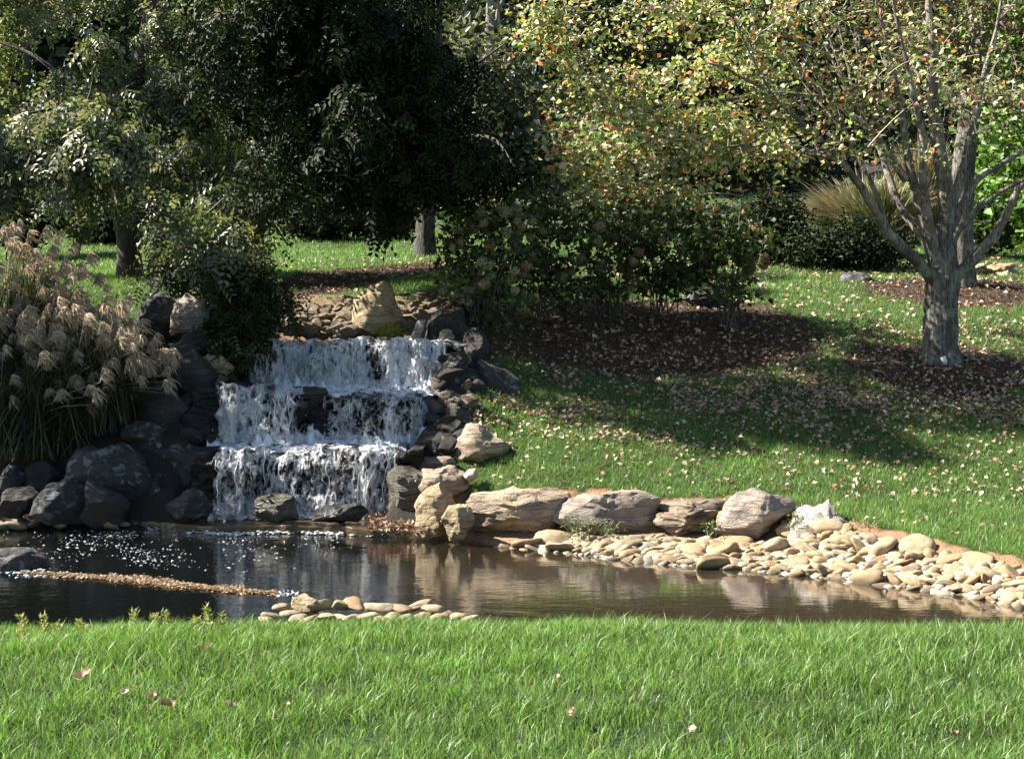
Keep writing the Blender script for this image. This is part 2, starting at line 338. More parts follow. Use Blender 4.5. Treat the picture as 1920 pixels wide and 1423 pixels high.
def curtain_mat():
    m, nt, out = new_mat('falling_water')
    tc = N(nt, 'ShaderNodeTexCoord'); v = tc.outputs['Object']
    att = N(nt, 'ShaderNodeVertexColor', layer_name='Col'); sep = N(nt, 'ShaderNodeSeparateColor'); nt.links.new(att.outputs[0], sep.inputs[0])
    nz = nt.nodes.new('ShaderNodeTexNoise'); nz.inputs['Scale'].default_value = 9; nz.inputs['Detail'].default_value = 4; nt.links.new(v, nz.inputs['Vector'])
    wv = N(nt, 'ShaderNodeVectorMath', operation='MULTIPLY_ADD'); nt.links.new(nz.outputs[1], wv.inputs[0]); wv.inputs[1].default_value = (0.16, 0.16, 0.16); nt.links.new(v, wv.inputs[2])
    vo = N(nt, 'ShaderNodeTexVoronoi', feature='DISTANCE_TO_EDGE'); vo.inputs['Scale'].default_value = 15; nt.links.new(mapping(nt, wv.outputs[0], (1, 0.5, 0.30)), vo.inputs['Vector'])
    st = noise(nt, mapping(nt, wv.outputs[0], (1, 0.5, 0.10)), 26, 4, 0.6, 0.3)
    big = noise(nt, mapping(nt, v, (1, 0.5, 0.5)), 7, 4, 0.6)
    e = N(nt, 'ShaderNodeMath', operation='MULTIPLY_ADD'); nt.links.new(vo.outputs['Distance'], e.inputs[0]); e.inputs[1].default_value = -2.4; e.inputs[2].default_value = 0.42
    f = N(nt, 'ShaderNodeMath', operation='MULTIPLY_ADD'); nt.links.new(st, f.inputs[0]); f.inputs[1].default_value = 1.9; nt.links.new(e.outputs[0], f.inputs[2])
    g = N(nt, 'ShaderNodeMath', operation='MULTIPLY_ADD'); nt.links.new(big, g.inputs[0]); g.inputs[1].default_value = 1.5; nt.links.new(f.outputs[0], g.inputs[2])
    s3 = N(nt, 'ShaderNodeMath', operation='ADD'); nt.links.new(g.outputs[0], s3.inputs[0]); nt.links.new(sep.outputs[0], s3.inputs[1])
    mr = N(nt, 'ShaderNodeMapRange'); nt.links.new(s3.outputs[0], mr.inputs[0]); mr.inputs[1].default_value = 1.22; mr.inputs[2].default_value = 2.5
    p = N(nt, 'ShaderNodeBsdfPrincipled'); p.inputs['Base Color'].default_value = (0.86, 0.88, 0.90, 1); p.inputs['Roughness'].default_value = 0.25
    nt.links.new(bump(nt, s3.outputs[0], 0.9, 0.03), p.inputs['Normal'])
    tr = N(nt, 'ShaderNodeBsdfTransparent')
    mx = N(nt, 'ShaderNodeMixShader'); nt.links.new(mr.outputs[0], mx.inputs[0]); nt.links.new(tr.outputs[0], mx.inputs[1]); nt.links.new(p.outputs[0], mx.inputs[2])
    nt.links.new(mx.outputs[0], out.inputs[0]); return m
M['curtain'] = curtain_mat()
def foam_mat():
    m, nt, out = new_mat('white_foam')
    tc = N(nt, 'ShaderNodeTexCoord'); n = noise(nt, tc.outputs['Object'], 40, 5, 0.7)
    p = N(nt, 'ShaderNodeBsdfPrincipled'); nt.links.new(ramp(nt, n, [(0.3, (0.55, 0.60, 0.66)), (0.6, (0.86, 0.88, 0.9))]).outputs[0], p.inputs['Base Color'])
    p.inputs['Roughness'].default_value = 0.4; nt.links.new(bump(nt, n, 0.6, 0.02), p.inputs['Normal'])
    nt.links.new(p.outputs[0], out.inputs[0]); return m
M['foam'] = foam_mat()
M['moss'] = plain_mat('moss', (0.13, 0.15, 0.015), 0.95, 0.6, 40)

# ------------------------------------------------------------------ terrain
shore_px = [(-900, 975), (0, 985), (260, 990), (420, 999), (640, 1000), (770, 1006), (880, 1016), (1040, 1032), (1250, 1056), (1400, 1066), (1550, 1080), (1700, 1100), (1800, 1112), (1920, 1138), (2300, 1190), (3000, 1230)]
shore = np.array([lvl(u, v, 0.0) for u, v in shore_px])
def ys(x): return np.interp(x, shore[:, 0], shore[:, 1])
HRy = [8, 10, 11.4, 12.6, 13.6, 15, 17.5, 20, 22, 26, 30, 45, 70, 120, 400]; HRz = [0, .1, .22, .30, .40, .78, 1.5, 2.1, 2.5, 3.05, 3.5, 5.0, 8, 16, 20]
HLy = [12, 14.5, 15, 16, 17, 18, 19, 20, 26, 30, 45, 70, 120, 400]; HLz = [0.2, .35, .8, 1.45, 1.9, 2.2, 2.42, 2.52, 3.05, 3.5, 5.0, 8, 16, 20]
NRy = [-60, 0, 5.2, 6.1, 6.8, 8.4, 9.7, 10.1, 10.7, 11.5]; NRz = [0.9, .86, .86, .82, .70, .30, 0.0, -.2, -.45, -.5]
edge_px = [(850, 890), (880, 908), (1000, 922), (1200, 934), (1400, 938), (1500, 950), (1600, 985), (1700, 1002), (1800, 1028), (1920, 1052), (2200, 1110)]
def hill_hit(u, v):
    d = raydir(u, v); Y = np.linspace(9, 20, 4000); z = ZC+d[2]*Y/d[1]; k = int(np.nonzero(z < np.interp(Y, HRy, HRz))[0][0]); return [d[0]*Y[k]/d[1], Y[k], z[k]]
edge = np.array([hill_hit(u, v) for u, v in edge_px])
def ye(x): return np.interp(x, edge[:, 0], edge[:, 1])
def ch_r(y): return np.interp(y, [14.4, 14.7, 15.6, 16.0, 18.2], [-1.15, -1.15, -.78, -.74, -.74])
def ground_h(x, y):
    x = np.asarray(x, float); y = np.asarray(y, float)
    near = np.interp(y, NRy, NRz)+0.02*n2(x, y, 0.5, 3.0)
    near = near+0.035*sstep(4.8, 6.3, y)*(y < 9)*n2(x, y*0.4, 0.9, 41.0)*sstep(9, 7.5, y)
    near = near+sstep(-1.0, -3.2, x)*(-0.05)*sstep(4.5, 6.5, y)*(y < 9)
    b = sstep(-1.0, 0.5, x)
    T = np.interp(y, HLy, HLz)*(1-b)+np.interp(y, HRy, HRz)*b
    T = T+0.03*n2(x, y, 0.45, 9.0)*sstep(13, 16, y)
    d = y-ys(x)
    slope = 1.5*(1-sstep(-1.6, -0.6, x))+0.30*sstep(-1.6, -0.6, x)
    q = d/np.maximum(ye(x)-ys(x), 0.2); bl = sstep(2.3, 2.9, x)
    shp = np.interp(q, [0, .62, .82, 1.0, 1.4], [0, .22, .30, 1.0, 2.0])*(1-bl)+q*bl
    rgt = np.where(q < 1.25, np.interp(ye(x), HRy, HRz)*shp, T)
    lr = sstep(-1.6, -0.6, x)
    far = np.where(d > 0, np.minimum(T, d*1.5*(1-lr)+rgt*lr), np.maximum(-0.5, d*0.6))
    # stream channel of the waterfall
    s = sstep(-3.55, -3.3, x)*sstep(0.0, -0.22, x-ch_r(y))
    C = np.interp(y, [13.6, 13.75, 14.75, 14.85, 15.6, 15.7, 16.75, 16.85, 17.9, 18.3, 18.6], [-.3, .03, .04, .5, .5, 1.05, 1.08, 1.62, 1.66, 2.1, 99])
    far = np.where(y > 13.6, far*(1-s)+np.minimum(far, C)*s, far)
    # maple and second tree stand on low mulch mounds
    for (mx_, my_, mr_, mh_) in MOUNDS: far = far+mh_*sstep(mr_, 0.1, np.hypot(x-mx_, (y-my_)*1.0))
    w = sstep(10.9, 11.3, y+np.maximum(x-3.0, 0)*0.9)
    return np.where(y < 9, near, near*(1-w)+far*w)
MOUNDS = []
def G(u, v, y0=3.0, y1=90.0):
    d = raydir(u, v); Y = np.linspace(y0, y1, 4000); t = Y/d[1]
    z = ZC+d[2]*t; hit = np.nonzero(z < ground_h(d[0]*t, Y))[0]
    k = hit[0] if len(hit) else -1
    return np.array([d[0]*t[k], Y[k], float(ground_h(np.array([d[0]*t[k]]), np.array([Y[k]]))[0])])
maple_base = G(1764, 690, 12); tree2_base = G(1801, 548, 17)
MOUNDS += [(maple_base[0], maple_base[1], 1.15, 0.12), (tree2_base[0], tree2_base[1], 1.5, 0.12)]

def inpoly(x, y, poly):
    r = np.zeros(x.shape, bool); n = len(poly)
    for i in range(n):
        x1, y1 = poly[i][:2]; x2, y2 = poly[(i+1) % n][:2]
        c = ((y1 > y) != (y2 > y)) & (x < (x2-x1)*(y-y1)/(y2-y1+1e-12)+x1); r ^= c
    return r
bed_px = [(845, 700), (880, 640), (905, 600), (940, 568), (1100, 566), (1300, 568), (1430, 572), (1500, 600), (1540, 640), (1500, 680), (1380, 700), (1200, 712), (1080, 690), (980, 672)]
bed = [G(u, v, 14) for u, v in bed_px]
bed2_px = [(440, 548), (560, 516), (720, 500), (860, 492), (860, 510), (760, 520), (660, 548), (560, 575), (500, 590), (440, 580)]
bed2 = [G(u, v, 14) for u, v in bed2_px]
def zones(x, y):
    wob = 0.22*n2(x, y, 1.3, 21.0)+0.16*n2(x, y, 5.0, 22.0)
    mul = np.zeros_like(x)
    mul = np.maximum(mul, inpoly(x+wob, y+wob, bed).astype(float)); mul = np.maximum(mul, inpoly(x+wob, y+wob, bed2).astype(float))
    for (mx_, my_, mr_, mh_) in MOUNDS: mul = np.maximum(mul, (np.hypot(x-mx_, y-my_)+wob < mr_*0.92).astype(float))
    d = y-ys(x)
    right = x > -0.75
    clay = (right & (d > -0.05) & (y < ye(x)+0.10+0.5*wob) & (y > 9.5) & (y < 16)).astype(float)
    s = (x > -3.7) & (x < ch_r(y)+0.35) & (y > 13.6) & (y < 18.4)
    lb = (x <= -0.75) & (y > 12) & (y < 15.7+0.6*wob)
    bedm = (((d <= 0) & (y > 9.75)) | s | lb).astype(float)
    bedm = np.maximum(bedm, ((x < -2.2) & (y > 14) & (y < 17.3+wob)).astype(float))
    return mul, clay, bedm

def axis(lo, hi, step, ext):
    a = np.arange(lo, hi+1e-6, step); l = [lo]; r = [hi]; s = step
    while l[-1] > ext[0]: s *= 1.35; l.append(l[-1]-s)
    s = step
    while r[-1] < ext[1]: s *= 1.35; r.append(r[-1]+s)
    return np.concatenate([np.array(l[1:][::-1]), a, np.array(r[1:])])
gx = axis(-9, 10, 0.11, (-300, 300)); gy = axis(2, 30, 0.11, (-80, 420))
XX, YY = np.meshgrid(gx, gy)
ZZ = ground_h(XX.ravel(), YY.ravel()).reshape(XX.shape)
mu, cl, bd = zones(XX.ravel(), YY.ravel())
ZZ = ZZ+(0.012*n2(XX.ravel(), YY.ravel(), 5.0, 2.0)*(1+mu)).reshape(XX.shape)
nxg, nyg = len(gx), len(gy)
ii = (np.arange(nyg-1)[:, None]*nxg+np.arange(nxg-1)[None, :]).ravel()
quads = np.stack([ii, ii+1, ii+nxg+1, ii+nxg], 1)
ground = obj('ground', tri_mesh('ground', np.stack([XX.ravel(), YY.ravel(), ZZ.ravel()], 1), quads, np.stack([mu, cl, bd], 1), True), M['ground'])
tag(ground, 'sloping garden ground under the lawns and beds', kind='structure')

# pond sheet
px_, py_ = np.meshgrid(np.linspace(-30, 30, 61), np.linspace(9.2, 15.6, 30))
i2 = (np.arange(29)[:, None]*61+np.arange(60)[None, :]).ravel()
pond = obj('pond_water', tri_mesh('pond_water', np.stack([px_.ravel(), py_.ravel(), 0*px_.ravel()], 1), np.stack([i2, i2+1, i2+62, i2+61], 1), smooth=True), M['pond'])
tag(pond, 'dark still pond water mirroring the rocks', kind='structure')

# ------------------------------------------------------------------ rocks
def ico(sub):
    import bmesh
    bm = bmesh.new(); bmesh.ops.create_icosphere(bm, subdivisions=sub, radius=1.0)
    V = np.array([v.co[:] for v in bm.verts]); T = np.array([[v.index for v in f.verts] for f in bm.faces]); bm.free(); return V, T
ICO = {k: ico(k) for k in (1, 2, 3, 4, 5)}; ICO[6] = ICO[5]
def rock_shape(seed, sub=5, cuts=14, noise_amp=0.06, cut=0.62, strata=0.0):
    V, T = ICO[sub]; r = np.random.default_rng(seed); P = V.copy()
    nn = unit(r.normal(size=(cuts, 3))); oo = r.uniform(cut, 0.95, cuts)
    for n_, o_ in zip(nn, oo):
        e = np.maximum(0, P@n_-o_); P = P-e[:, None]*n_*0.92
    s = r.uniform(0, 50, 3)
    P = P*(1+noise_amp*fbm(V*1.4+s, 3)[:, None]+0.014*fbm(V*5+s, 3)[:, None])
    if strata:
        k = fbm(np.stack([V[:, 0]*0.9+s[0], V[:, 1]*0.9, V[:, 2]*7+s[2]], 1), 3)
        P[:, :2] *= (1+strata*k)[:, None]
    return P, T
def boulder(name, outline, Y, mat, label, depth=None, seed=1, sub=5, cat='boulder', group=None, sink=0.05, cuts=15, amp=0.06, strata=0.0, parent=None):
    """outline: silhouette in photograph pixels; Y: distance of its front; gets its own depth"""
    A = np.array([at(u, v, Y) for u, v in outline]); xs, zs = A[:, 0], A[:, 2]
    zs = np.where(zs < zs.min()+0.25*(zs.max()-zs.min()), zs-sink, zs)
    cx, cz = (xs.max()+xs.min())/2, (zs.max()+zs.min())/2
    w, hgt = xs.max()-xs.min(), zs.max()-zs.min()
    D = depth if depth else 0.75*min(w, hgt*1.8)
    P, T = rock_shape(seed, sub, cuts, amp, strata=strata)
    th = np.arctan2(P[:, 2], P[:, 0]); rho = np.hypot(P[:, 0], P[:, 2])
    # radius of the outline in every direction
    ang = np.linspace(-pi, pi, 721); R = np.zeros(721); px, pz = xs-cx, zs-cz; n = len(px)
    for i in range(n):
        x1, z1, x2, z2 = px[i], pz[i], px[(i+1) % n], pz[(i+1) % n]
        dx, dz = x2-x1, z2-z1; den = np.cos(ang)*dz-np.sin(ang)*dx; den = np.where(abs(den) < 1e-9, 1e-9, den)
        t = (x1*dz-z1*dx)/den; q = (x1*np.sin(ang)-z1*np.cos(ang))/den
        ok = (t > 0) & (q >= -1e-6) & (q <= 1+1e-6); R = np.where(ok, np.maximum(R, t), R)
    k = np.ones(9)/9; R = np.convolve(np.concatenate([R[-5:-1], R, R[1:5]]), k, 'valid')
    rr = np.interp(th, ang, R)*1.13
    V = np.stack([np.cos(th)*rho*rr, P[:, 1]*D*0.5, np.sin(th)*rho*rr], 1)
    V = V+0.022*min(w, hgt)*unit(P)*fbm(V/min(w, hgt)*np.array([4, 4, 8]), 5)[:, None]
    o = obj(name, tri_mesh(name, V, T, smooth=True), mat, parent)
    o.location = (cx, Y+D*0.35, cz)
    m = o.data
    try: m.set_sharp_from_angle(angle=radians(24))
    except Exception: pass
    if parent is None: tag(o, label, cat, group)
    return o

bank = 'large boulders lining the pond bank'
BY = 13.55
boulder('boulder', [(772, 985), (780, 950), (797, 926), (822, 914), (846, 921), (857, 948), (852, 978), (828, 1004), (790, 1008)], 13.45, M['gold_rock'], 'pale gold upright boulder leaning at the left end of the bank row', seed=12, depth=0.5, group=bank)
boulder('boulder', [(826, 972), (835, 950), (860, 944), (880, 957), (888, 982), (870, 1004), (842, 1008)], 13.2, M['gold_rock'], 'small rounded tan boulder in front of the pale upright one', seed=23, depth=0.34, group=bank)
boulder('boulder', [(868, 962), (893, 930), (950, 917), (1000, 919), (1035, 925), (1059, 936), (1052, 962), (1030, 988), (990, 1000), (930, 998), (880, 988)], 13.4, M['tan_rock'], 'broad brown sandstone boulder with a dark notch at its upper right', seed=31, depth=0.62, sub=6, group=bank, strata=0.04)
boulder('boulder', [(1034, 977), (1060, 950), (1100, 928), (1150, 921), (1210, 924), (1243, 940), (1232, 962), (1226, 992), (1180, 998), (1130, 1000), (1080, 990)], 13.3, M['purple_rock'], 'long low grey brown boulder with weeds growing under its edge', seed=44, depth=0.62, sub=6, group=bank, strata=0.05)
boulder('boulder', [(1213, 988), (1226, 965), (1300, 958), (1345, 964), (1348, 980), (1335, 998), (1260, 1001)], 13.12, M['layer_rock'], 'flat lower ledge of layered brown stone in the bank row', seed=51, depth=0.45, strata=0.10, amp=0.05, group=bank)
boulder('boulder', [(1222, 968), (1232, 948), (1300, 939), (1366, 937), (1376, 950), (1345, 962), (1280, 972)], 13.3, M['layer_rock'], 'thin overhanging slab of layered stone on top of the lower ledge', seed=52, depth=0.45, strata=0.10, amp=0.05, group=bank)
boulder('boulder', [(1340, 976), (1352, 962), (1378, 956), (1382, 966), (1362, 976)], 13.1, M['gold_rock'], 'small cream stone wedged between layered ledge and triangular boulder', seed=53, sub=4, depth=0.2, group=bank)
boulder('boulder', [(1346, 986), (1374, 950), (1395, 928), (1420, 926), (1450, 935), (1500, 945), (1507, 964), (1470, 985), (1420, 1005), (1380, 1003)], 12.95, M['purple_rock'], 'triangular purple grey boulder with pale spots', seed=61, depth=0.55, sub=6, group=bank)
boulder('boulder', [(1494, 1003), (1500, 962), (1514, 947), (1538, 952), (1560, 946), (1576, 965), (1604, 992), (1592, 1010), (1540, 1012)], 12.65, M['white_rock'], 'rough white quartz boulder at the right end of the bank row', seed=70, depth=0.42, cuts=12, amp=0.12, group=bank)
fr = 'rocks stepping up the right side of the waterfall'
boulder('boulder', [(716, 958), (719, 905), (742, 885), (785, 884), (822, 892), (808, 930), (775, 966)], 14.05, M['olive_rock'], 'dark olive wet boulder right of the lowest fall', seed=81, depth=0.7, group=fr)
boulder('boulder', [(765, 915), (790, 884), (850, 878), (876, 892), (872, 920), (830, 940), (790, 940)], 14.0, M['tan_rock'], 'flat brown slab rock beneath the orange clay edge', seed=82, depth=0.6, group=fr)
boulder('boulder', [(742, 888), (765, 852), (805, 846), (832, 866), (815, 885), (780, 895)], 14.75, M['wet_rock'], 'black wedge rock beside the foam of the lowest fall', seed=83, depth=0.6, group=fr)
boulder('boulder', [(780, 880), (795, 862), (840, 862), (860, 876), (840, 890), (800, 892)], 14.45, M['layer_rock'], 'thin grey brown slab with a yellow moss dot', seed=84, sub=4, depth=0.5, group=fr)
boulder('boulder', [(838, 868), (848, 826), (873, 799), (905, 805), (935, 822), (968, 842), (962, 862), (900, 872)], 14.75, M['tan_rock'], 'sunlit pointed tan boulder standing on the lawn edge by the falls', seed=85, depth=0.6, group=fr)
boulder('boulder', [(868, 738), (878, 695), (900, 682), (925, 680), (950, 690), (972, 715), (968, 742), (925, 752)], 16.2, M['grey_rock'], 'sloping grey boulder between the upper falls and shaded lawn', seed=86, depth=0.7, group=fr)
boulder('boulder', [(812, 806), (818, 774), (850, 764), (890, 775), (908, 797), (875, 815)], 15.3, M['dark_rock'], 'dark round rock above the pointed tan boulder', seed=87, depth=0.6, group=fr)
boulder('boulder', [(838, 768), (860, 750), (900, 748), (905, 765), (885, 778), (850, 780)], 15.7, M['layer_rock'], 'layered slab under the sloping grey boulder', seed=88, sub=4, depth=0.5, group=fr)
boulder('boulder', [(770, 850), (780, 822), (830, 808), (860, 812), (850, 850), (800, 860)], 15.0, M['dark_rock'], 'dark brown rock beside the middle pool', seed=89, depth=0.6, group=fr)
boulder('boulder', [(815, 745), (826, 690), (845, 655), (872, 655), (880, 700), (868, 748)], 16.1, M['wet_rock'], 'tall black wet rock closing the right end of the top fall', seed=90, depth=0.8, group=fr)
boulder('boulder', [(866, 672), (872, 630), (890, 612), (912, 618), (918, 650), (895, 690)], 16.6, M['dark_rock'], 'narrow dark rock in the shade right of the top fall', seed=91, depth=0.5, group=fr)
boulder('boulder', [(783, 648), (795, 600), (822, 572), (862, 582), (876, 618), (862, 652)], 17.2, M['dark_rock'], 'big dark slanted rock right of the falls crest', seed=92, depth=0.8, group=fr)
boulder('boulder', [(766, 636), (780, 606), (800, 596), (800, 618), (786, 640)], 17.1, M['white_rock'], 'small pinkish white rock beside the mossy boulder', seed=93, sub=4, depth=0.25, group=fr)
boulder('boulder', [(820, 640), (826, 622), (844, 618), (852, 634), (842, 646)], 16.9, M['tan_rock'], 'small tan stone in front of the dark slanted rock', seed=94, sub=4, depth=0.2, group=fr)
boulder('boulder', [(838, 655), (850, 640), (880, 640), (885, 655), (860, 664)], 16.7, M['grey_rock'], 'small grey stone by the narrow dark rock', seed=95, sub=4, depth=0.3, group=fr)
crest = boulder('boulder', [(661, 602), (666, 562), (690, 536), (714, 529), (736, 545), (757, 577), (759, 617), (732, 634), (690, 636), (668, 624)], 17.55, M['gold_rock'], 'upright tan boulder with moss at its foot above the waterfall crest', seed=103, depth=0.55, sub=6, strata=0.03)
mo = MB(); V, T = ICO[4]; mo.add(V*np.array([0.17, 0.05, 0.12])*(1+0.35*fbm(V*2.2+3, 3)[:, None]+0.16*fbm(V*9, 3)[:, None])+at(733, 622, 17.60), T); mo.build('moss_patch', M['moss'], crest, True)
pl = 'rocks standing in the shallow stream below the falls'
boulder('boulder', [(465, 962), (468, 930), (490, 927), (545, 934), (551, 962), (520, 970), (480, 968)], 13.95, M['olive_rock'], 'blocky rock with sunlit brown top in the water below the falls', seed=111, depth=0.3, cuts=14, group=pl)
boulder('boulder', [(578, 970), (600, 951), (640, 950), (668, 947), (684, 962), (670, 973)], 13.9, M['wet_rock'], 'low black rock in the stream right of the blocky one', seed=112, depth=0.3, group=pl)
boulder('boulder', [(308, 952), (325, 936), (345, 922), (375, 929), (397, 950), (388, 964), (330, 966)], 13.95, M['grey_rock'], 'smooth grey dome shaped rock left of the falling water', seed=113, depth=0.4, group=pl)
for k, (ol, Y, mm, lab) in enumerate([
 ([(832, 722), (840, 700), (868, 700), (876, 725), (855, 738)], 16.0, 'dark_rock', 'dark stone below the tall wet rock right of the top fall'),
 ([(880, 778), (892, 764), (915, 768), (918, 784), (898, 790)], 15.6, 'tan_rock', 'small tan stone at the lawn edge under the sloping grey boulder'),
 ([(818, 838), (828, 818), (852, 822), (858, 842), (838, 852)], 14.9, 'layer_rock', 'brown slab stone left of the pointed tan boulder'),
 ([(868, 896), (874, 884), (890, 884), (894, 896), (882, 902)], 14.0, 'white_rock', 'small white stone where the lawn meets the clay'),
 ([(700, 650), (706, 634), (740, 632), (760, 640), (748, 652)], 17.0, 'wet_rock', 'black rock splitting the crest of the top fall'),
 ([(560, 745), (566, 728), (606, 730), (612, 750), (590, 760)], 15.45, 'wet_rock', 'black rock splitting the middle fall'),
]): boulder('boulder', ol, Y, M[mm], lab, 0.4, 150+k, 4, group=fr)
lf = 'shaded rocks of the left bank'
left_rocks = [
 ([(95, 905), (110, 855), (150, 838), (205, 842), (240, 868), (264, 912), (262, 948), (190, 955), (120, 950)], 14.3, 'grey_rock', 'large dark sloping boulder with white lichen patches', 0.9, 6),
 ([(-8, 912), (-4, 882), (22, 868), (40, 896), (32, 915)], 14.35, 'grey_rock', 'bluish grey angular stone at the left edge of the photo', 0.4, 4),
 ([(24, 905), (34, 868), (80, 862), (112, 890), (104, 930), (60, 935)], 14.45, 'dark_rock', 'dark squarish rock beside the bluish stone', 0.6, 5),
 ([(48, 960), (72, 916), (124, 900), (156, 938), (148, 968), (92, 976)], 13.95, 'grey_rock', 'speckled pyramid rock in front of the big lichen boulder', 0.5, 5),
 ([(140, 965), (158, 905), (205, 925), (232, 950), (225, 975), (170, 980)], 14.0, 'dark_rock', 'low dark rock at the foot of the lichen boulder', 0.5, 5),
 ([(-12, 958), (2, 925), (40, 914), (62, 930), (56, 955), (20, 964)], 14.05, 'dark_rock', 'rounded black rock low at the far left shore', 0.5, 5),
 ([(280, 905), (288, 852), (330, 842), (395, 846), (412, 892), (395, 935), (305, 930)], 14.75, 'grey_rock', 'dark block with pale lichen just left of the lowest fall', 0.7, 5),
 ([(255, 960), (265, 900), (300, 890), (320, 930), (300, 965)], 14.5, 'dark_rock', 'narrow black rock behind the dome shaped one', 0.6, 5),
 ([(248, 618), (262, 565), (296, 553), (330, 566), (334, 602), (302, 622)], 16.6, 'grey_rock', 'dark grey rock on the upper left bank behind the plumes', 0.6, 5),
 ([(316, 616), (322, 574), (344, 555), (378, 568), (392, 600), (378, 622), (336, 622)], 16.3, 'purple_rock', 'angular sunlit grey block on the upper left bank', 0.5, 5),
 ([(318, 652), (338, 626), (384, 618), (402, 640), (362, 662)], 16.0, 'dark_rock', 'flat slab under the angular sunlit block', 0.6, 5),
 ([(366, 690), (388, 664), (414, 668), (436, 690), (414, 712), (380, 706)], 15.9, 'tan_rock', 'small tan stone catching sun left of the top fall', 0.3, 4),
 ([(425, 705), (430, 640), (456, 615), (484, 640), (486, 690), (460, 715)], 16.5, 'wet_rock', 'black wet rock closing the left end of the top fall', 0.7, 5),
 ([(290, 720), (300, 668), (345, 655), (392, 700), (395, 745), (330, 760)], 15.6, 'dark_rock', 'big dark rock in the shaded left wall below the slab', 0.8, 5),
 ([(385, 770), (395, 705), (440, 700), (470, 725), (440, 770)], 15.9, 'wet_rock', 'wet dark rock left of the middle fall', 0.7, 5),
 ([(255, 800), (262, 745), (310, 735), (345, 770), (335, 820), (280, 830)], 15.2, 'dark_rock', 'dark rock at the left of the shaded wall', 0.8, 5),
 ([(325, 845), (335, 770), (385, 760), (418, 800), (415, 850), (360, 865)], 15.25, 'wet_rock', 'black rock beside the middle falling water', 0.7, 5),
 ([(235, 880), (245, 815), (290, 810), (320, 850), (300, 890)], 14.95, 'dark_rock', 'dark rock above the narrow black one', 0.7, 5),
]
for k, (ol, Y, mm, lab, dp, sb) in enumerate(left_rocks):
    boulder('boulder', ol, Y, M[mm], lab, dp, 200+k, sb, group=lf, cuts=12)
boulder('boulder', [(-60, 1072), (-50, 1046), (-10, 1039), (34, 1040), (60, 1056), (78, 1070), (60, 1078)], 12.0, M['grey_rock'], 'flat grey stone with pale top at the left edge of the pond', 0.6, 301, 5, cuts=6, sink=0.08)
# far right: rocks around the second little cascade
rr_ = 'flat rocks around the little cascade at the right'
for k, (ol, mm, lab) in enumerate([
 ([(1808, 512), (1815, 498), (1850, 494), (1856, 508), (1835, 516)], 'tan_rock', 'flat tan rock left above the little cascade'),
 ([(1852, 506), (1862, 495), (1905, 493), (1908, 500), (1880, 508)], 'gold_rock', 'flat pale rock above the yellowish one'),
 ([(1860, 528), (1865, 508), (1895, 500), (1915, 510), (1912, 528)], 'tan_rock', 'brown block rock right of the little cascade'),
 ([(1884, 534), (1886, 516), (1898, 514), (1901, 530), (1893, 535)], 'moss', 'small yellow mossy stone by the little cascade'),
 ([(1812, 520), (1820, 512), (1858, 513), (1864, 522), (1840, 524)], 'layer_rock', 'thin ledge rock the little cascade runs over'),
 ([(1842, 540), (1850, 528), (1868, 527), (1870, 538)], 'gold_rock', 'small cream rock at the foot of the little cascade'),
 ([(1904, 540), (1906, 515), (1930, 510), (1940, 538)], 'grey_rock', 'grey rock cut by the right photo edge'),
]): boulder('boulder', ol, 23.6+0.1*(k % 2), M[mm], lab, 0.6, 400+k, 4, group=rr_)
boulder('boulder', [(1575, 530), (1590, 512), (1618, 507), (1640, 518), (1642, 535), (1600, 538)], 22.6, M['grey_rock'], 'lone dark rock on the shaded upper lawn', 0.6, 420, 5)
boulder('boulder', [(1852, 578), (1856, 562), (1866, 555), (1878, 566), (1876, 580)], 21.0, M['tan_rock'], 'small reddish rock on the mulch behind the maple', 0.3, 421, 4)
boulder('boulder', [(1275, 560), (1290, 548), (1330, 544), (1362, 552), (1368, 566), (1320, 572)], 20.4, M['grey_rock'], 'low rock behind the hydrangea stems', 0.5, 422, 4)

# ------------------------------------------------------------------ cobbles and rubble
def stone_meshes(n, seed, flat, sub=3, cuts=5, amp=0.10, cut=0.75):
    out = []
    for k in range(n):
        P, T = rock_shape(seed+k, sub, cuts, amp, cut); r = np.random.default_rng(seed+k)
        P = P*np.array([1.15, r.uniform(0.55, 0.9), flat*r.uniform(0.8, 1.2)])*0.5
        m = tri_mesh('river_stone', P, T, smooth=True); m.materials.append(M['cobble']); out.append(m)
    return out
cob = stone_meshes(16, 500, 0.46, 3, 9, 0.12, 0.58)
def patch_sheet(name, poly_fn, xs, yv, mat, lift=0.006):
    X, Y = np.meshgrid(xs, yv); keep = poly_fn(X.ravel(), Y.ravel()); Z = ground_h(X.ravel(), Y.ravel())+lift
    nx, ny = len(xs), len(yv); i = (np.arange(ny-1)[:, None]*nx+np.arange(nx-1)[None, :]).ravel()
    q = np.stack([i, i+1, i+nx+1, i+nx], 1); q = q[keep[q].all(1)]
    return obj(name, tri_mesh(name, np.stack([X.ravel(), Y.ravel(), Z], 1), q, smooth=True), mat)
M['gravel'] = plain_mat('sandy_gravel', (0.20, 0.13, 0.075), 0.95, 0.6, 60)
def scatter_stones(parent, meshes, pts, name='river_stone', j=1.0):
    for (x, y, z, s, tilt) in pts:
        o = bpy.data.objects.new(name, random.choice(meshes)); COL.objects.link(o); o.parent = parent
        o.location = (x, y, z); o.scale = (s*random.uniform(0.85, 1.25), s, s*random.uniform(0.8, 1.15))
        o.rotation_euler = (tilt+random.gauss(0, 0.30*j), random.gauss(0, 0.32*j), random.uniform(-0.9, 0.9)+(pi if random.random() < .5 else 0))
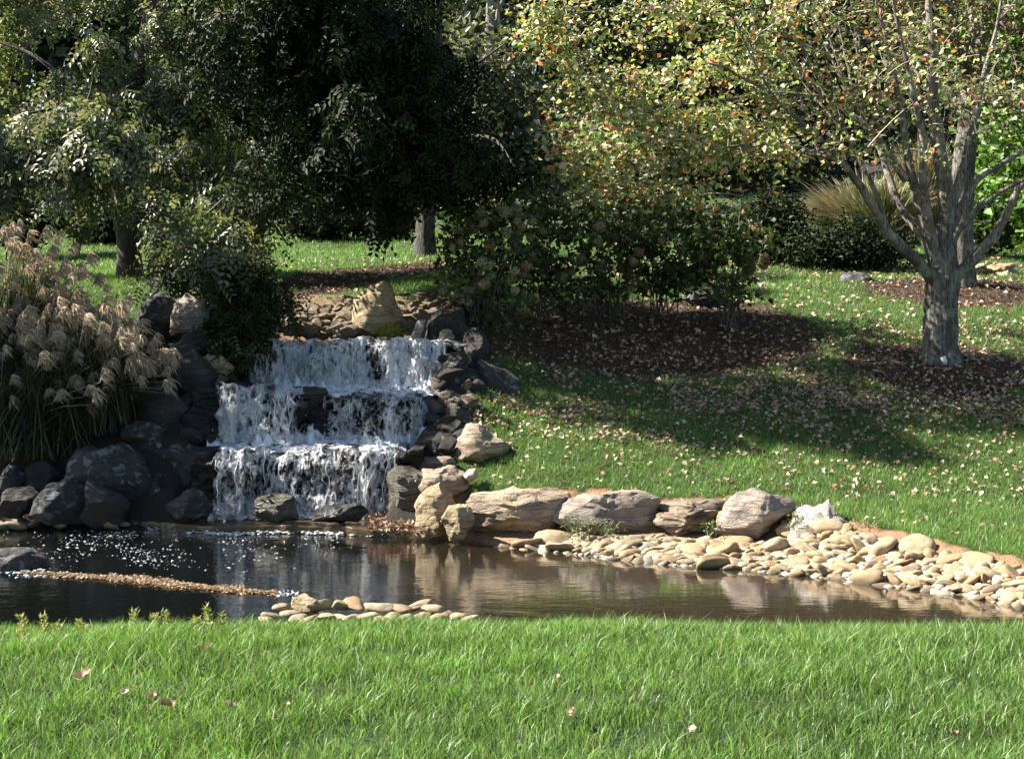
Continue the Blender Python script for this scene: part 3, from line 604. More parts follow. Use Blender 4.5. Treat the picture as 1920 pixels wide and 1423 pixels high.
def fill_stones(region, n, smin, smax, gap=0.62, tries=60000, seed=1, big=0.25):
    r = np.random.default_rng(seed); out = []; arr = np.zeros((0, 3))
    x0, x1, y0, y1 = region['box']
    sizes = np.sort(smin+(smax-smin)*r.beta(1.1, 3.2, n))[::-1]; sizes[:max(1, n//55)] *= 1.35; t = 0
    for s in sizes:
        for _ in range(150):
            t += 1
            x, y = r.uniform(x0, x1), r.uniform(y0, y1)
            if not region['fn'](x, y): continue
            if len(arr) and (np.hypot(arr[:, 0]-x, (arr[:, 1]-y)*1.25) < gap*0.5*(arr[:, 2]+s)).any(): continue
            arr = np.vstack([arr, [x, y, s]]); break
    return arr
def cob_fn(x, y):
    if y < ys(x)-0.10: return False
    top = np.interp(x, [-0.7, 0.3, 1.2, 2.0, 2.7, 3.2, 4.4, 6], [13.2, 13.15, 13.08, 12.88, 12.6, 12.4, 11.75, 11.0])
    if x > 2.55: top = ye(x)-0.12-0.16*sstep(2.6, 3.2, x)*sstep(4.6, 4.0, x)
    return y < top
cb = patch_sheet('cobble_bank', lambda X, Y: (Y > ys(X)-0.15) & (Y < ye(X)-0.22) & (X > -0.75), np.linspace(-0.8, 6.2, 70), np.linspace(9.8, 13.8, 60), M['gravel'])
tag(cb, 'sandy bank paved with river stones', kind='structure')
arr = fill_stones({'box': (-0.75, 5.3, 9.9, 13.4), 'fn': cob_fn}, 1050, 0.07, 0.27, 0.56, seed=8)
pts = []; rest = MB()
for k, (x, y, s) in enumerate(arr):
    z = float(ground_h(np.array([x]), np.array([y]))[0])
    if k < 295: pts.append((x, y, max(z, -0.03)+0.10*s, s, 0.3))
    else:
        V, T = ICO[2]; a_ = rng.uniform(0, pi); ca, sa = cos(a_), sin(a_); Q = V*np.array([0.55, 0.4, 0.3])*s*(1+0.12*pn(V*1.3+k)[:, None]); Q = np.stack([Q[:, 0]*ca-Q[:, 1]*sa, Q[:, 0]*sa+Q[:, 1]*ca, Q[:, 2]+0.25*Q[:, 0]*rng.normal()], 1)
        rest.add(Q+[x, y, max(z, -0.03)+0.10*s], T, np.array([(0.52, 0.42, 0.28), (0.60, 0.52, 0.38), (0.44, 0.32, 0.19), (0.38, 0.33, 0.27), (0.62, 0.55, 0.43)][k % 5])*rng.uniform(0.45, 0.8))
scatter_stones(cb, cob, pts)
pm = leaf_mat('pebbles', 0.8, 0.0)
tag(rest.build('small_river_stones', pm, cb, True), kind='stuff')
# second, smaller layer filling the joints
arr2 = fill_stones({'box': (-0.65, 5.3, 9.9, 13.3), 'fn': cob_fn}, 900, 0.05, 0.09, 0.7, seed=9)
mbs = MB(); V2, T2 = ICO[1]
for k, (x, y, s) in enumerate(arr2):
    z = max(float(ground_h(np.array([x]), np.array([y]))[0]), -0.02)+0.02
    c = [(0.36, 0.29, 0.2), (0.30, 0.22, 0.14), (0.38, 0.33, 0.25), (0.22, 0.17, 0.12)][k % 4]
    mbs.add(V2*np.array([0.5, 0.42, 0.3])*s*(1+0.2*pn(V2*1.5+k)[:, None])+[x, y, z], T2, c)
tag(mbs.build('pebbles', pm, cb, True), kind='stuff')

# near shore stones peeking over the grass
def near_fn(x, y): return True
ns = obj('stone_edging', tri_mesh('stone_edging', np.array([[-2.1, 9.55, .02], [-0.2, 9.55, .02], [-0.2, 10.3, -.12], [-2.1, 10.3, -.12]]), np.array([[0, 1, 2, 3]])), M['gravel'])
tag(ns, 'stone edging at the near side of the pond', kind='structure')
npx = [(510, 1146, 34), (528, 1136, 30), (545, 1142, 34), (612, 1146, 34), (596, 1132, 40), (640, 1132, 44), (640, 1148, 30), (665, 1130, 44), (660, 1150, 36), (690, 1146, 38), (712, 1136, 44), (735, 1146, 34), (752, 1138, 40), (760, 1150, 36),
       (785, 1132, 40), (792, 1146, 34), (815, 1140, 40), (838, 1142, 32), (825, 1150, 34), (860, 1146, 30), (560, 1150, 34), (580, 1152, 40), (715, 1152, 30), (500, 1152, 30), (880, 1150, 26)]
pts = []
for u, v, wpx in npx:
    p = lvl(u, v, 0.10); s = wpx*p[1]/F*1.1; pts.append((p[0], p[1], 0.06 if v > 1140 else 0.09, s, 0.1))
scatter_stones(ns, cob, pts, j=0.4)
boulder('boulder', [(541, 1146), (548, 1124), (575, 1117), (598, 1122), (600, 1140), (575, 1150)], 10.15, M['gold_rock'], 'blocky pale stone with a shaded end among the near shore stones', 0.22, 330, 4, cuts=12, sink=0.1)

# rubble either side of the crest boulder
rub = stone_meshes(10, 700, 0.5, 3, 14, 0.10, 0.42)
for m_ in rub:
    m_.materials.clear(); m_.materials.append(M['rubble']); m_.set_sharp_from_angle(angle=radians(20))
def rub_fn(x, y):
    return True
rb = patch_sheet('rubble_bank', lambda X, Y: (Y > 17.3) & (Y < 18.9) & (X > -3.4) & (X < -0.6), np.linspace(-3.4, -0.6, 24), np.linspace(17.3, 18.9, 16), M['gravel'], 0.012)
tag(rb, 'bank of loose angular rubble above the waterfall', kind='structure')
pts = []
r_ = np.random.default_rng(77)
for k in range(190):
    u = r_.uniform(515, 668) if k % 5 < 3 else r_.uniform(750, 845)
    top = np.interp(u, [515, 560, 660, 750, 845], [600, 580, 560, 548, 556]); v = r_.uniform(top, 626)
    Y = np.interp(v, [550, 628], [18.7, 17.45]); p = at(u, v, Y); z = max(float(ground_h(p[:1], p[1:2])[0]), p[2]-0.03)
    pts.append((p[0], Y, p[2], 0.10+0.26*r_.beta(1.2, 2.5), r_.normal(-0.2, 0.5)))
scatter_stones(rb, rub, pts, 'rubble_stone')

def slope_stones(name, label, quad, n, mats, seed, lo=0.14, hi=0.42):
    W = np.array([G(u, v, 13.2, 20) for u, v in quad]); r = np.random.default_rng(seed); par = obj(name, tri_mesh(name, W+[0, 0, 0.01], np.array([[0, 1, 2, 3]])), M['wet_rock']); tag(par, label, kind='structure')
    meshes = []
    for mm in mats:
        for q in range(3):
            P, T = rock_shape(seed*31+len(meshes), 3, 14, 0.10, 0.45); P = P*np.array([1.1, 0.85, 0.6])*0.5; m = tri_mesh('slope_stone', P, T, smooth=True); m.materials.append(M[mm]); m.set_sharp_from_angle(angle=radians(22)); meshes.append(m)
    a = r.random((n, 2)); pts = []
    for (p, q) in a:
        c = (W[0]*(1-p)+W[1]*p)*(1-q)+(W[3]*(1-p)+W[2]*p)*q; z = float(ground_h(c[:1], c[1:2])[0]); sz = lo+(hi-lo)*r.beta(1.3, 2.2); pts.append((c[0], c[1], z+0.12*sz, sz, r.normal(0, 0.3)))
    scatter_stones(par, meshes, pts, 'slope_stone')
slope_stones('stone_slope', 'loose stones between the falls and the right lawn', [(770, 880), (880, 850), (900, 700), (830, 690)], 46, ['dark_rock', 'layer_rock', 'dark_rock'], 5)
slope_stones('stone_slope', 'dark loose stones on the shaded left bank', [(262, 900), (405, 880), (420, 660), (290, 640)], 44, ['dark_rock', 'grey_rock', 'wet_rock'], 6, 0.18, 0.5)
# left shore small stones
ls = obj('pebble_shore', tri_mesh('pebble_shore', np.array([[-6.5, 13.95, -.03], [-3.6, 13.95, -.03], [-3.6, 14.3, .05], [-6.5, 14.3, .05]]), np.array([[0, 1, 2, 3]])), M['wet_rock'])
tag(ls, 'shaded pebble shore under the left rocks', kind='structure')
pts = []
for u, v, w_ in [(14, 972, 34), (40, 978, 40), (66, 968, 30), (80, 974, 24), (98, 972, 26), (124, 972, 30), (140, 980, 34), (165, 975, 26), (30, 985, 44), (5, 985, 40), (185, 978, 30), (60, 984, 26), (205, 984, 34), (110, 984, 30), (230, 982, 26)]:
    p = lvl(u, v, 0.05); pts.append((p[0], p[1], 0.05, w_*p[1]/F*1.1, 0.1))
scatter_stones(ls, cob, pts)

# drain pipe between the cobbles
pp = at(1632, 1016, 12.25); dr = empty('drain_pipe', pp)
mb = MB(); th = np.linspace(0, 2*pi, 20, endpoint=False)
def ring(r, y): return np.stack([np.cos(th)*r, np.full(20, y), np.sin(th)*r], 1)
rings = [ring(0.032, 0.35), ring(0.032, -0.02), ring(0.040, -0.02), ring(0.040, 0.35)]
Vr = np.concatenate(rings)+pp; Tr = []
for a in range(3):
    for k in range(20):
        k2 = (k+1) % 20; Tr += [[a*20+k, a*20+k2, a*20+20+k2], [a*20+k, a*20+20+k2, a*20+20+k]]
mb.add(Vr, Tr); mb.build('pipe_wall', plain_mat('black_plastic', (0.02, 0.02, 0.02), 0.5), dr, True)
mb = MB(); Vc = np.vstack([ring(0.031, 0.2), [[0, 0.2, 0]]])+pp; mb.add(Vc, [[k, (k+1) % 20, 20] for k in range(20)]); mb.build('pipe_shade_disc', plain_mat('pipe_dark', (0.005, 0.005, 0.005), 0.9), dr)  # black disc across the bore stands in for the shade inside the pipe
tag(dr, 'black drain pipe end poking out between the river stones', 'pipe')

# ------------------------------------------------------------------ waterfall
wf = empty('waterfall', (-2.1, 14.6, 0.1)); tag(wf, 'three tiered white waterfall running over dark rock ledges', 'waterfall')
def strip_grid(nx, nz, fn):
    u, t = np.meshgrid(np.linspace(0, 1, nx), np.linspace(0, 1, nz)); V = fn(u.ravel(), t.ravel())
    i = (np.arange(nz-1)[:, None]*nx+np.arange(nx-1)[None, :]).ravel()
    q = np.stack([i, i+1, i+nx+1, i+nx], 1); T = np.concatenate([q[:, [0, 1, 2]], q[:, [0, 2, 3]]])
    return V, T, u.ravel(), t.ravel()
# name, left px, right px, Y face, z lip, z base, coverage gaps [(px centre, half width, depth)], base coverage
TIERS = [
 ('bottom', 408, 752, 14.70, 0.76, 0.08, [(640, 30, 0.45), (560, 40, 0.25), (480, 30, 0.25), (420, 18, 0.3)], -0.14),
 ('middle', 412, 826, 15.62, 1.30, 0.78, [(588, 26, 1.1), (690, 45, 0.42), (760, 18, 0.3), (818, 16, 0.6), (500, 20, 0.2)], -0.08),
 ('top', 474, 850, 16.80, 1.82, 1.30, [(502, 12, 0.7), (612, 12, 0.55), (704, 18, 0.95), (846, 10, 0.8), (650, 10, 0.3)], 0.26),
]
dropV = MB()
for (nm, u0, u1, Y, zl, zb, gaps, cov) in TIERS:
    xl, xr = at(u0, 700, Y)[0], at(u1, 700, Y)[0]; H = zl-zb
    sd_ = {'bottom': 1.0, 'middle': 5.0, 'top': 9.0}[nm]
    def lipz(x):           # uneven rim of the ledge
        b = np.floor(x*3.1+sd_*1.7+0.35*np.sin(x*7)); w_ = np.sin(b*78.233)*43758.5453; w_ = w_-np.floor(w_)
        return 0.10*(w_-0.55)+0.05*fbm(np.stack([x*3.5, np.full_like(x, sd_), np.zeros_like(x)], 1), 3)+{'bottom': 0.02, 'middle': -0.05, 'top': 0.0}[nm]*(x-(xl+xr)/2)
    def face_y(x, z):      # front of the rock face: blocky, stepped back and forth
        b = np.floor((x+0.1*np.sin(z*9))*2.6+sd_); w_ = np.sin(b*12.9898)*43758.5453; w_ = w_-np.floor(w_)
        return Y-0.30*w_+0.14*fbm(np.stack([x*3, z*4, np.full_like(x, sd_)], 1), 4)
    def ledge(u, t):
        x = xl-0.25+(xr-xl+0.5)*u
        zz = zb-0.25+(H+0.25+lipz(x)-0.03)*np.clip(t/0.7, 0, 1)+0.03*fbm(np.stack([x*4, t*3, np.full_like(x, sd_)], 1), 3)*(t > 0.5)
        yy = np.where(t < 0.7, face_y(x, zz), face_y(x, np.full_like(x, zl))+(t-0.7)/0.3*0.7)
        return np.stack([x, yy, zz-0.015], 1)
    V, T, uu, tt = strip_grid(120, 44, ledge); mb = MB(); mb.add(V, T); mb.build('rock_ledge', M['wet_rock'], wf, True)
    # water sheet: over the lip, then falling with a small throw
    for layer in range(3):
        def sheet(u, t, layer=layer):
            x = xl+(xr-xl)*u; lipn = 0.045*fbm(np.stack([x*5, np.full_like(x, sd_+layer*3), np.zeros_like(x)], 1), 3)
            fall = np.clip((t-0.2)/0.8, 0, 1); top = np.clip(t/0.2, 0, 1)
            z = zl+0.02+(lipn+lipz(x)*top)*(1-fall)-0.03*layer*(1-fall)-(H+0.02)*fall**1.25
            yl = face_y(x, np.full_like(x, zl))
            y = np.where(t < 0.2, yl+0.30*(1-top), np.minimum(face_y(x, z)-0.02, yl-0.02)-(0.07+0.05*layer)*np.sqrt(fall))
            y = y-0.06*np.abs(fbm(np.stack([x*11, z*3.2, np.full_like(x, sd_+layer*7)], 1), 4))
            xx = x+0.05*fbm(np.stack([x*4, z*5, np.full_like(x, layer+sd_)], 1), 3)*fall
            return np.stack([xx, y, z], 1)
        V, T, uu, tt = strip_grid(170, 44, sheet)
        upx = V[:, 0]*F/V[:, 1]+CX
        c = np.full(len(V), cov-0.14*layer)+0.22*sstep(0.8, 1.0, tt)+0.10*sstep(0.3, 0.12, tt)
        for (gc, gw, gd) in gaps: c = c-gd*np.exp(-((upx-gc)/gw)**2*0.9)*sstep(0.05, 0.22, tt)*(1-0.45*sstep(0.8, 1, tt))
        c = c-0.8*sstep(0.03, 0.0, np.minimum(uu, 1-uu))
        c = c+0.22*n2(V[:, 0], V[:, 2], 2.2, sd_+layer)
        mb = MB(); mb.add(V, T, np.stack([c, c, c], 1)); mb.build('water_curtain', M['curtain'], wf, True)
    # loose strands
    mb = MB(); r = np.random.default_rng(int(sd_*10))
    for k in range(40):
        x0 = r.uniform(xl+0.02, xr-0.02); u0_ = x0*F/Y+CX
        w_ = cov+0.55
        for (gc, gw, gd) in gaps: w_ -= gd*math.exp(-((u0_-gc)/gw)**2*0.9)
        if r.random() > w_: continue
        n = 12; t = np.linspace(0, 1, n); a0 = r.uniform(0, 0.5); t = a0+(1-a0)*t*r.uniform(0.5, 1)
        z = zl+0.03-(H)*t**1.25; x = x0+0.05*np.cumsum(r.normal(0, 0.35, n))*0.6
        y = np.minimum(face_y(x, z), face_y(x, np.full(n, zl)))-0.06-0.14*np.sqrt(t)+r.normal(0, 0.015)
        mb.tube(np.stack([x, y, z], 1), r.uniform(0.002, 0.005)*(0.5+0.5*np.sin(np.linspace(0.3, 2.9, n)))*r.uniform(0.7, 1.3, n), 5)
    mb.build('water_strands', M['foam'], wf, True)['kind'] = 'stuff'
    # boiling foam at the foot
    def foamf(u, t):
        x = xl-0.06+(xr-xl+0.12)*u; fy = face_y(x, np.full_like(x, zb))
        amp = {'bottom': 0.13, 'middle': 0.17, 'top': 0.22}[nm]
        y = fy+0.05-(0.42 if nm != 'bottom' else 0.32)*t
        nz = fbm(np.stack([x*7, y*7, np.full_like(x, sd_)], 1), 4); big = 0.5+0.5*n2(x, y, 1.6, sd_+2)
        z = zb+0.0+amp*(np.abs(nz)*1.2+0.25)*np.sin(np.clip(t, 0, 1)*pi*0.92+0.25)*big*1.5-0.09*sstep(0.7, 1, t)-0.05
        return np.stack([x, y, z], 1)
    V, T, uu, tt = strip_grid(200, 26, foamf); mb = MB(); mb.add(V, T); mb.build('foam', M['foam'], wf, True)
    for k in range(260):
        x = r.uniform(xl, xr); t = r.random(); V0, T0 = ICO[2]
        p = np.array([x, Y-0.15-0.25*r.random()-0.1*r.random(), zb+0.02+abs(r.normal(0, 0.10 if nm != 'top' else 0.15))])
        s_ = r.uniform(0.004, 0.012)
        dropV.add(np.array([[0, 0, 1.6], [0.94, 0, -.33], [-.47, .8, -.33], [-.47, -.8, -.33]])*s_+p, [[0, 1, 2], [0, 2, 3], [0, 3, 1], [1, 3, 2]])
dropV.build('spray_drops', M['foam'], wf)['kind'] = 'stuff'
def pool(name, xl, xr, y0, y1, z, mat, wob=0.05):
    def fn(u, t):
        x = xl+(xr-xl)*u; y = y0+(y1-y0)*t
        y = y+(1-t)*0.16*fbm(np.stack([x*2.2, 0*x, 0*x+z], 1), 4)
        zz = z+wob*0.4*fbm(np.stack([x*5, y*7, np.full_like(x, z)], 1), 3); return np.stack([x, y, zz], 1)
    V, T, _, _ = strip_grid(80, 30, fn); mb = MB(); mb.add(V, T); return mb.build(name, mat, wf, True)
pool('ledge_pool', at(412, 700, 14.7)[0], at(762, 700, 15)[0], 14.66, 15.62, 0.745, M['pool'], 0.12)
pool('ledge_pool', at(416, 700, 15.6)[0], at(822, 700, 15.8)[0], 15.55, 16.8, 1.28, M['pool'], 0.14)
pool('crest_pool', at(470, 700, 16.8)[0], at(840, 700, 17)[0], 16.78, 17.75, 1.79, M['lip'], 0.08)
# shallow shelf under the falls
def shelf(u, t):
    x = at(225, 980, 13.8)[0]+(at(785, 980, 13.8)[0]-at(225, 980, 13.8)[0])*u
    yf = ys(x)-0.06+0.08*n2(x, x*0, 2.5, 6.0); y = yf+(14.75-yf)*np.clip((t-0.12)/0.88, 0, 1)
    z = np.where(t < 0.12, -0.03+0.11*np.clip(t/0.12, 0, 1), 0.08+0.012*n2(x, y, 6, 1.0)); return np.stack([x, y, z], 1)
V, T, uu, tt = strip_grid(120, 50, shelf); mb = MB(); mb.add(V, T)
sh = mb.build('stream_shelf_water', M['shelf'], None, True); tag(sh, 'shallow brown stream water running over a shelf into the pond', kind='structure')

# floating foam flecks and the foam line of the shelf
fl = MB(); r = np.random.default_rng(55); V0, T0 = ICO[1]
def fleck(x, y, z, s):
    a_ = r.uniform(0.6, 1.5); fl.add(V0*np.array([a_, 1/a_, 0.22])*s*(1+0.33*r.normal(size=(len(V0), 1)))+[x, y, z], T0)
cnt = 0
while cnt < 800:
    u, v = r.uniform(0, 640), 985+110*r.beta(1.2, 1.6)
    dens = math.exp(-((u-330)/170)**2)*math.exp(-((v-1010)/45)**2)+0.10
    if r.random() > dens: continue
    p = lvl(u, v, 0.0)
    if p[1] > ys(p[0])-0.05: continue
    if n2(p[:1], p[1:2]*0.6, 2.2, 3.0)[0]+0.25 < r.random()*0.7-0.1: continue
    fleck(p[0], p[1], 0.002, 0.003+0.010*r.random()**2.5); cnt += 1
for k in range(520):
    u = r.uniform(375, 640) if k % 3 else r.uniform(240, 760); x = at(u, 998, 13.6)[0]; y = ys(np.array([x]))[0]-0.05+r.normal(0, 0.035)-0.04*(u < 470)
    fleck(x, y+0.05*math.sin(x*5), 0.006+abs(r.normal(0, 0.012)), 0.005+0.022*r.random()**2)
for k in range(260):
    u = r.uniform(398, 690); p = lvl(u, r.uniform(945, 962), 0.09); fleck(p[0], 14.35+r.normal(0, 0.08), 0.09+abs(r.normal(0, 0.02)), r.uniform(0.01, 0.03))
for k in range(120):
    u = r.uniform(0, 120); v = 1068+u*0.09+r.normal(0, 4); p = lvl(u, v, 0.0); fleck(p[0], p[1], 0.004, r.uniform(0.006, 0.02))
for k in range(40):
    u = r.uniform(500, 560); v = 1112+r.normal(0, 3); p = lvl(u, v, 0.0); fleck(p[0], p[1], 0.004, r.uniform(0.006, 0.016))
fo = fl.build('floating_foam', M['foam'], None, True); tag(fo, 'white foam flecks drifting on the pond below the falls', 'foam', kind='stuff')

# far little cascade at the right
fc = MB()
def casc(u, t):
    p0 = at(1812, 520, 23.4); p1 = at(1858, 520, 23.4); x = p0[0]+(p1[0]-p0[0])*u
    z = at(1830, 518, 23.4)[2]-(0.20)*t+0.02*n2(x, t, 6, 1.0); y = 23.5-0.25*t-0.05*n2(x, t*0.5, 9, 2.0); return np.stack([x, y, z], 1)
V, T, uu, tt = strip_grid(50, 20, casc); fc.add(V, T, np.full((len(V), 3), 0.05)); o = fc.build('small_cascade', M['curtain'], None, True)
tag(o, 'little white cascade among flat rocks at the right edge', 'cascade')

# ------------------------------------------------------------------ lawns
GR = [(0.135, 0.245, 0.055), (0.17, 0.285, 0.075), (0.11, 0.21, 0.05), (0.23, 0.32, 0.13)]
def grass_cols(n, var=0.25, pale=0.03):
    c = np.array(GR)[rng.choice(4, n, p=[0.42, 0.33, 0.19, 0.06])]*(1+var*rng.normal(size=(n, 1)).clip(-1.6, 1.6))
    k = rng.random(n) < pale; c[k] = np.array([0.30, 0.28, 0.14])*rng.uniform(0.7, 1.1, (k.sum(), 1)); return c.clip(0.01, 1)
def in_view(x, y, m=0.5): return np.abs(x) < 0.372*y+m
gr = MB()
n = 400000; y = rng.uniform(3.3, 7.2, n); x = rng.uniform(-4.6, 4.6, n); k = in_view(x, y, 0.3) | ((rng.random(n) < 0.2) & in_view(x, y, 2.2)); x, y = x[k], y[k]
cl_ = n2(x, y, 3.0, 31.0); k = rng.random(len(x)) < (0.72+0.35*cl_); x, y, cl_ = x[k], y[k], cl_[k]
p = np.stack([x, y, ground_h(x, y)], 1); n = len(x)
h = (0.046+0.020*rng.normal(size=n)+0.024*cl_+0.014*n2(x, y, 1.0, 5.0)).clip(0.015, 0.12)
ang = rng.uniform(0, 2*pi, n); ln = (0.15+0.85*rng.random(n))*h; wind = 0.02*h
cc = grass_cols(n, 0.38, 0.06); cc *= (1+0.20*n2(x, y, 1.1, 8.0)+0.22*n2(x, y, 5.0, 9.0))[:, None]
gr.blades(p, h, rng.uniform(0.0020, 0.0044, n), np.stack([np.cos(ang)*ln+wind, np.sin(ang)*ln], 1), cc)
n = 60000; y = rng.uniform(7.1, 9.75, n); x = rng.uniform(-4.2, 4.2, n); p = np.stack([x, y, ground_h(x, y)], 1)
h = (0.055+0.02*rng.normal(size=n)).clip(0.02, 0.1); ang = rng.uniform(0, 2*pi, n)
gr.blades(p, h, 0.006, np.stack([np.cos(ang), np.sin(ang)], 1)*h[:, None]*0.5, grass_cols(n), 1)
o = gr.build('lawn_grass', M['grass']); tag(o, 'long bright green grass in the foreground', 'grass', kind='stuff')

gr = MB()
def lawn_patch(n, x0, x1, y0, y1, hm, w, seed):
    x = rng.uniform(x0, x1, n); y = y0+(y1-y0)*rng.random(n); k = in_view(x, y, 1.0) | ((rng.random(n) < 0.5) & in_view(x, y, 4.0)); x, y = x[k], y[k]
    mu_, cl2, bd2 = zones(x, y); edge_soft = 0.15*n2(x, y, 2.5, 5.0)
    k = (mu_*(rng.random(len(x)) > 0.06)+cl2+bd2 < 0.5) & ((x < -0.5) | (y > ye(x)+0.02+edge_soft))
    k &= ~((x < -0.6) & (y < 17.6)); x, y = x[k], y[k]
    c = grass_cols(len(x), 0.22, 0.05)*(1+0.28*n2(x, y, 0.7, seed))[:, None]
    c = c*(1+0.25*n2(x, y, 4.0, seed+3))[:, None]
    h = (hm*(1+0.35*rng.normal(size=len(x)))).clip(hm*0.4, hm*1.9); ang = rng.uniform(0, 2*pi, len(x))
    gr.blades(np.stack([x, y, ground_h(x, y)-0.004], 1), h, w, np.stack([np.cos(ang), np.sin(ang)], 1)*(h*rng.uniform(0.2, 0.9, len(x)))[:, None], c.clip(0.01, 1), 1)
lawn_patch(280000, -1.0, 8.6, 10.8, 17.0, 0.05, 0.0065, 3.0)
lawn_patch(190000, -10.5, 11.5, 17.0, 23.5, 0.055, 0.010, 4.0)
lawn_patch(120000, -15, 16, 23.5, 36, 0.06, 0.018, 5.0)
o = gr.build('lawn_grass', M['grass']); tag(o, 'mown lawn on the far slope beyond the pond', 'grass', kind='stuff')

# fallen leaves on the far lawn
lt = MB()
DRY = np.array([(0.40, 0.29, 0.21), (0.50, 0.39, 0.30), (0.28, 0.18, 0.12), (0.47, 0.32, 0.25), (0.38, 0.15, 0.09)])
def litter(x, y, s0, s1, lift=0.02, bright=1.0):
    n = len(x); z = ground_h(x, y)+lift+0.025*rng.random(n)
    nr = unit(np.stack([rng.normal(0, 0.55, n), rng.normal(0, 0.55, n)-0.2, np.ones(n)], 1)); ax = unit(np.cross(nr, unit(rng.normal(size=(n, 3)))))
    c = DRY[rng.choice(5, n, p=[0.3, 0.34, 0.2, 0.12, 0.04])]*rng.uniform(0.7, 1.25, (n, 1))*bright
    L = rng.uniform(s0, s1, n); lt.leaves(np.stack([x, y, z], 1), ax, nr, L, L*rng.uniform(0.6, 0.95, n), c.clip(0, .7), 0.3)
n = 60000; x = rng.uniform(-0.5, 8.5, n); y = rng.uniform(13.6, 19.8, n); k = in_view(x, y, 0.6); x, y = x[k], y[k]
den = np.exp(-((y-16.0-0.10*(x-2))/1.0)**2)*0.9+0.25*np.exp(-((y-18)/1.3)**2)+0.05+0.07*(y < 15)
den = den*(0.35+0.9*sstep(-0.15, 0.4, n2(x, y, 0.8, 12.0))*sstep(-0.5, 0.25, n2(x, y, 3.0, 14.0)))*(0.5+0.5*sstep(-0.5, 3.5, x)); k = rng.random(len(x)) < den*0.85
litter(x[k], y[k], 0.026, 0.074)
n = 3500; x = rng.uniform(-6, 9, n); y = rng.uniform(18.5, 26, n); k = in_view(x, y, 0.6) & ((x > 0.5) | (rng.random(n) < 0.25)); litter(x[k], y[k], 0.06, 0.09)
n = 700; x = rng.uniform(-0.5, 5.5, n); y = rng.uniform(12, 15, n); k = (y > ye(x)+0.1) & (rng.random(n) < 0.5); litter(x[k], y[k], 0.04, 0.065)
n = 500; q = np.array([lvl(u, v, 0.1) for u, v in zip(rng.uniform(690, 800, n), rng.uniform(965, 1000, n))]); lt_n = len(q)
nr = unit(rng.normal(size=(n, 3))+[0, 0, 1.0]); ax = unit(np.cross(nr, rng.normal(size=(n, 3))))
lt.leaves(np.stack([q[:, 0], q[:, 1], 0.10+0.05*rng.random(n)], 1), ax, nr, 0.055, 0.04, DRY[rng.choice(5, n)]*rng.uniform(0.3, 0.9, (n, 1)), 0.3)
o = lt.build('leaf_litter', M['dry']); tag(o, 'buff fallen leaves strewn over the slope', 'leaves', kind='stuff')

ch = MB(); n = 60000; x = rng.uniform(-4.5, 9.5, n); y = rng.uniform(15.5, 25, n); k = in_view(x, y, 0.5); x, y = x[k], y[k]; k = zones(x, y)[0] > 0.5; x, y = x[k], y[k]; n = len(x)
nr = unit(rng.normal(0, 0.6, (n, 3))+[0, 0, 1.0]); ax = unit(np.cross(nr, rng.normal(size=(n, 3))))
ch.leaves(np.stack([x, y, ground_h(x, y)+0.012+0.02*rng.random(n)], 1), ax, nr, rng.uniform(0.03, 0.09, n), rng.uniform(0.01, 0.022, n), pick([(0.10, 0.06, 0.04), (0.16, 0.10, 0.07), (0.06, 0.035, 0.025), (0.24, 0.17, 0.12)], n, [0.4, 0.25, 0.25, 0.1]), 0.15)
tag(ch.build('mulch_chips', M['dry']), 'shredded brown bark mulch on the planting beds', 'mulch', kind='stuff')

# raft of floating leaves on the pond
lt = MB(); n = 5200; t = rng.random(n); u = 40+t*480; vc = np.interp(u, [30, 250, 400, 540], [1074, 1087, 1104, 1115]); hw = np.interp(u, [30, 120, 300, 430, 540], [2, 5, 7, 5, 2])
v = vc+hw*rng.normal(0, 0.55, n)*(0.6+0.8*sstep(-0.4, 0.4, n2(u, u*0, 0.02, 3.0))); q = np.array([lvl(a, b, 0.0) for a, b in zip(u, v)]); nr = unit(rng.normal(size=(n, 3))*0.22+[0, 0, 1.0]); ax = unit(np.cross(nr, rng.normal(size=(n, 3))))
cc = np.array([(0.30, 0.20, 0.11), (0.40, 0.30, 0.19), (0.20, 0.11, 0.06), (0.46, 0.38, 0.28)])[rng.choice(4, n)]*rng.uniform(0.6, 1.15, (n, 1))
lt.leaves(np.stack([q[:, 0], q[:, 1], 0.004+0.012*rng.random(n)], 1), ax, nr, rng.uniform(0.018, 0.042, n), 0.018, cc, 0.12)
o = lt.build('floating_leaves', M['dry']); tag(o, 'long drift of brown leaves floating on the pond', 'leaves', kind='stuff')

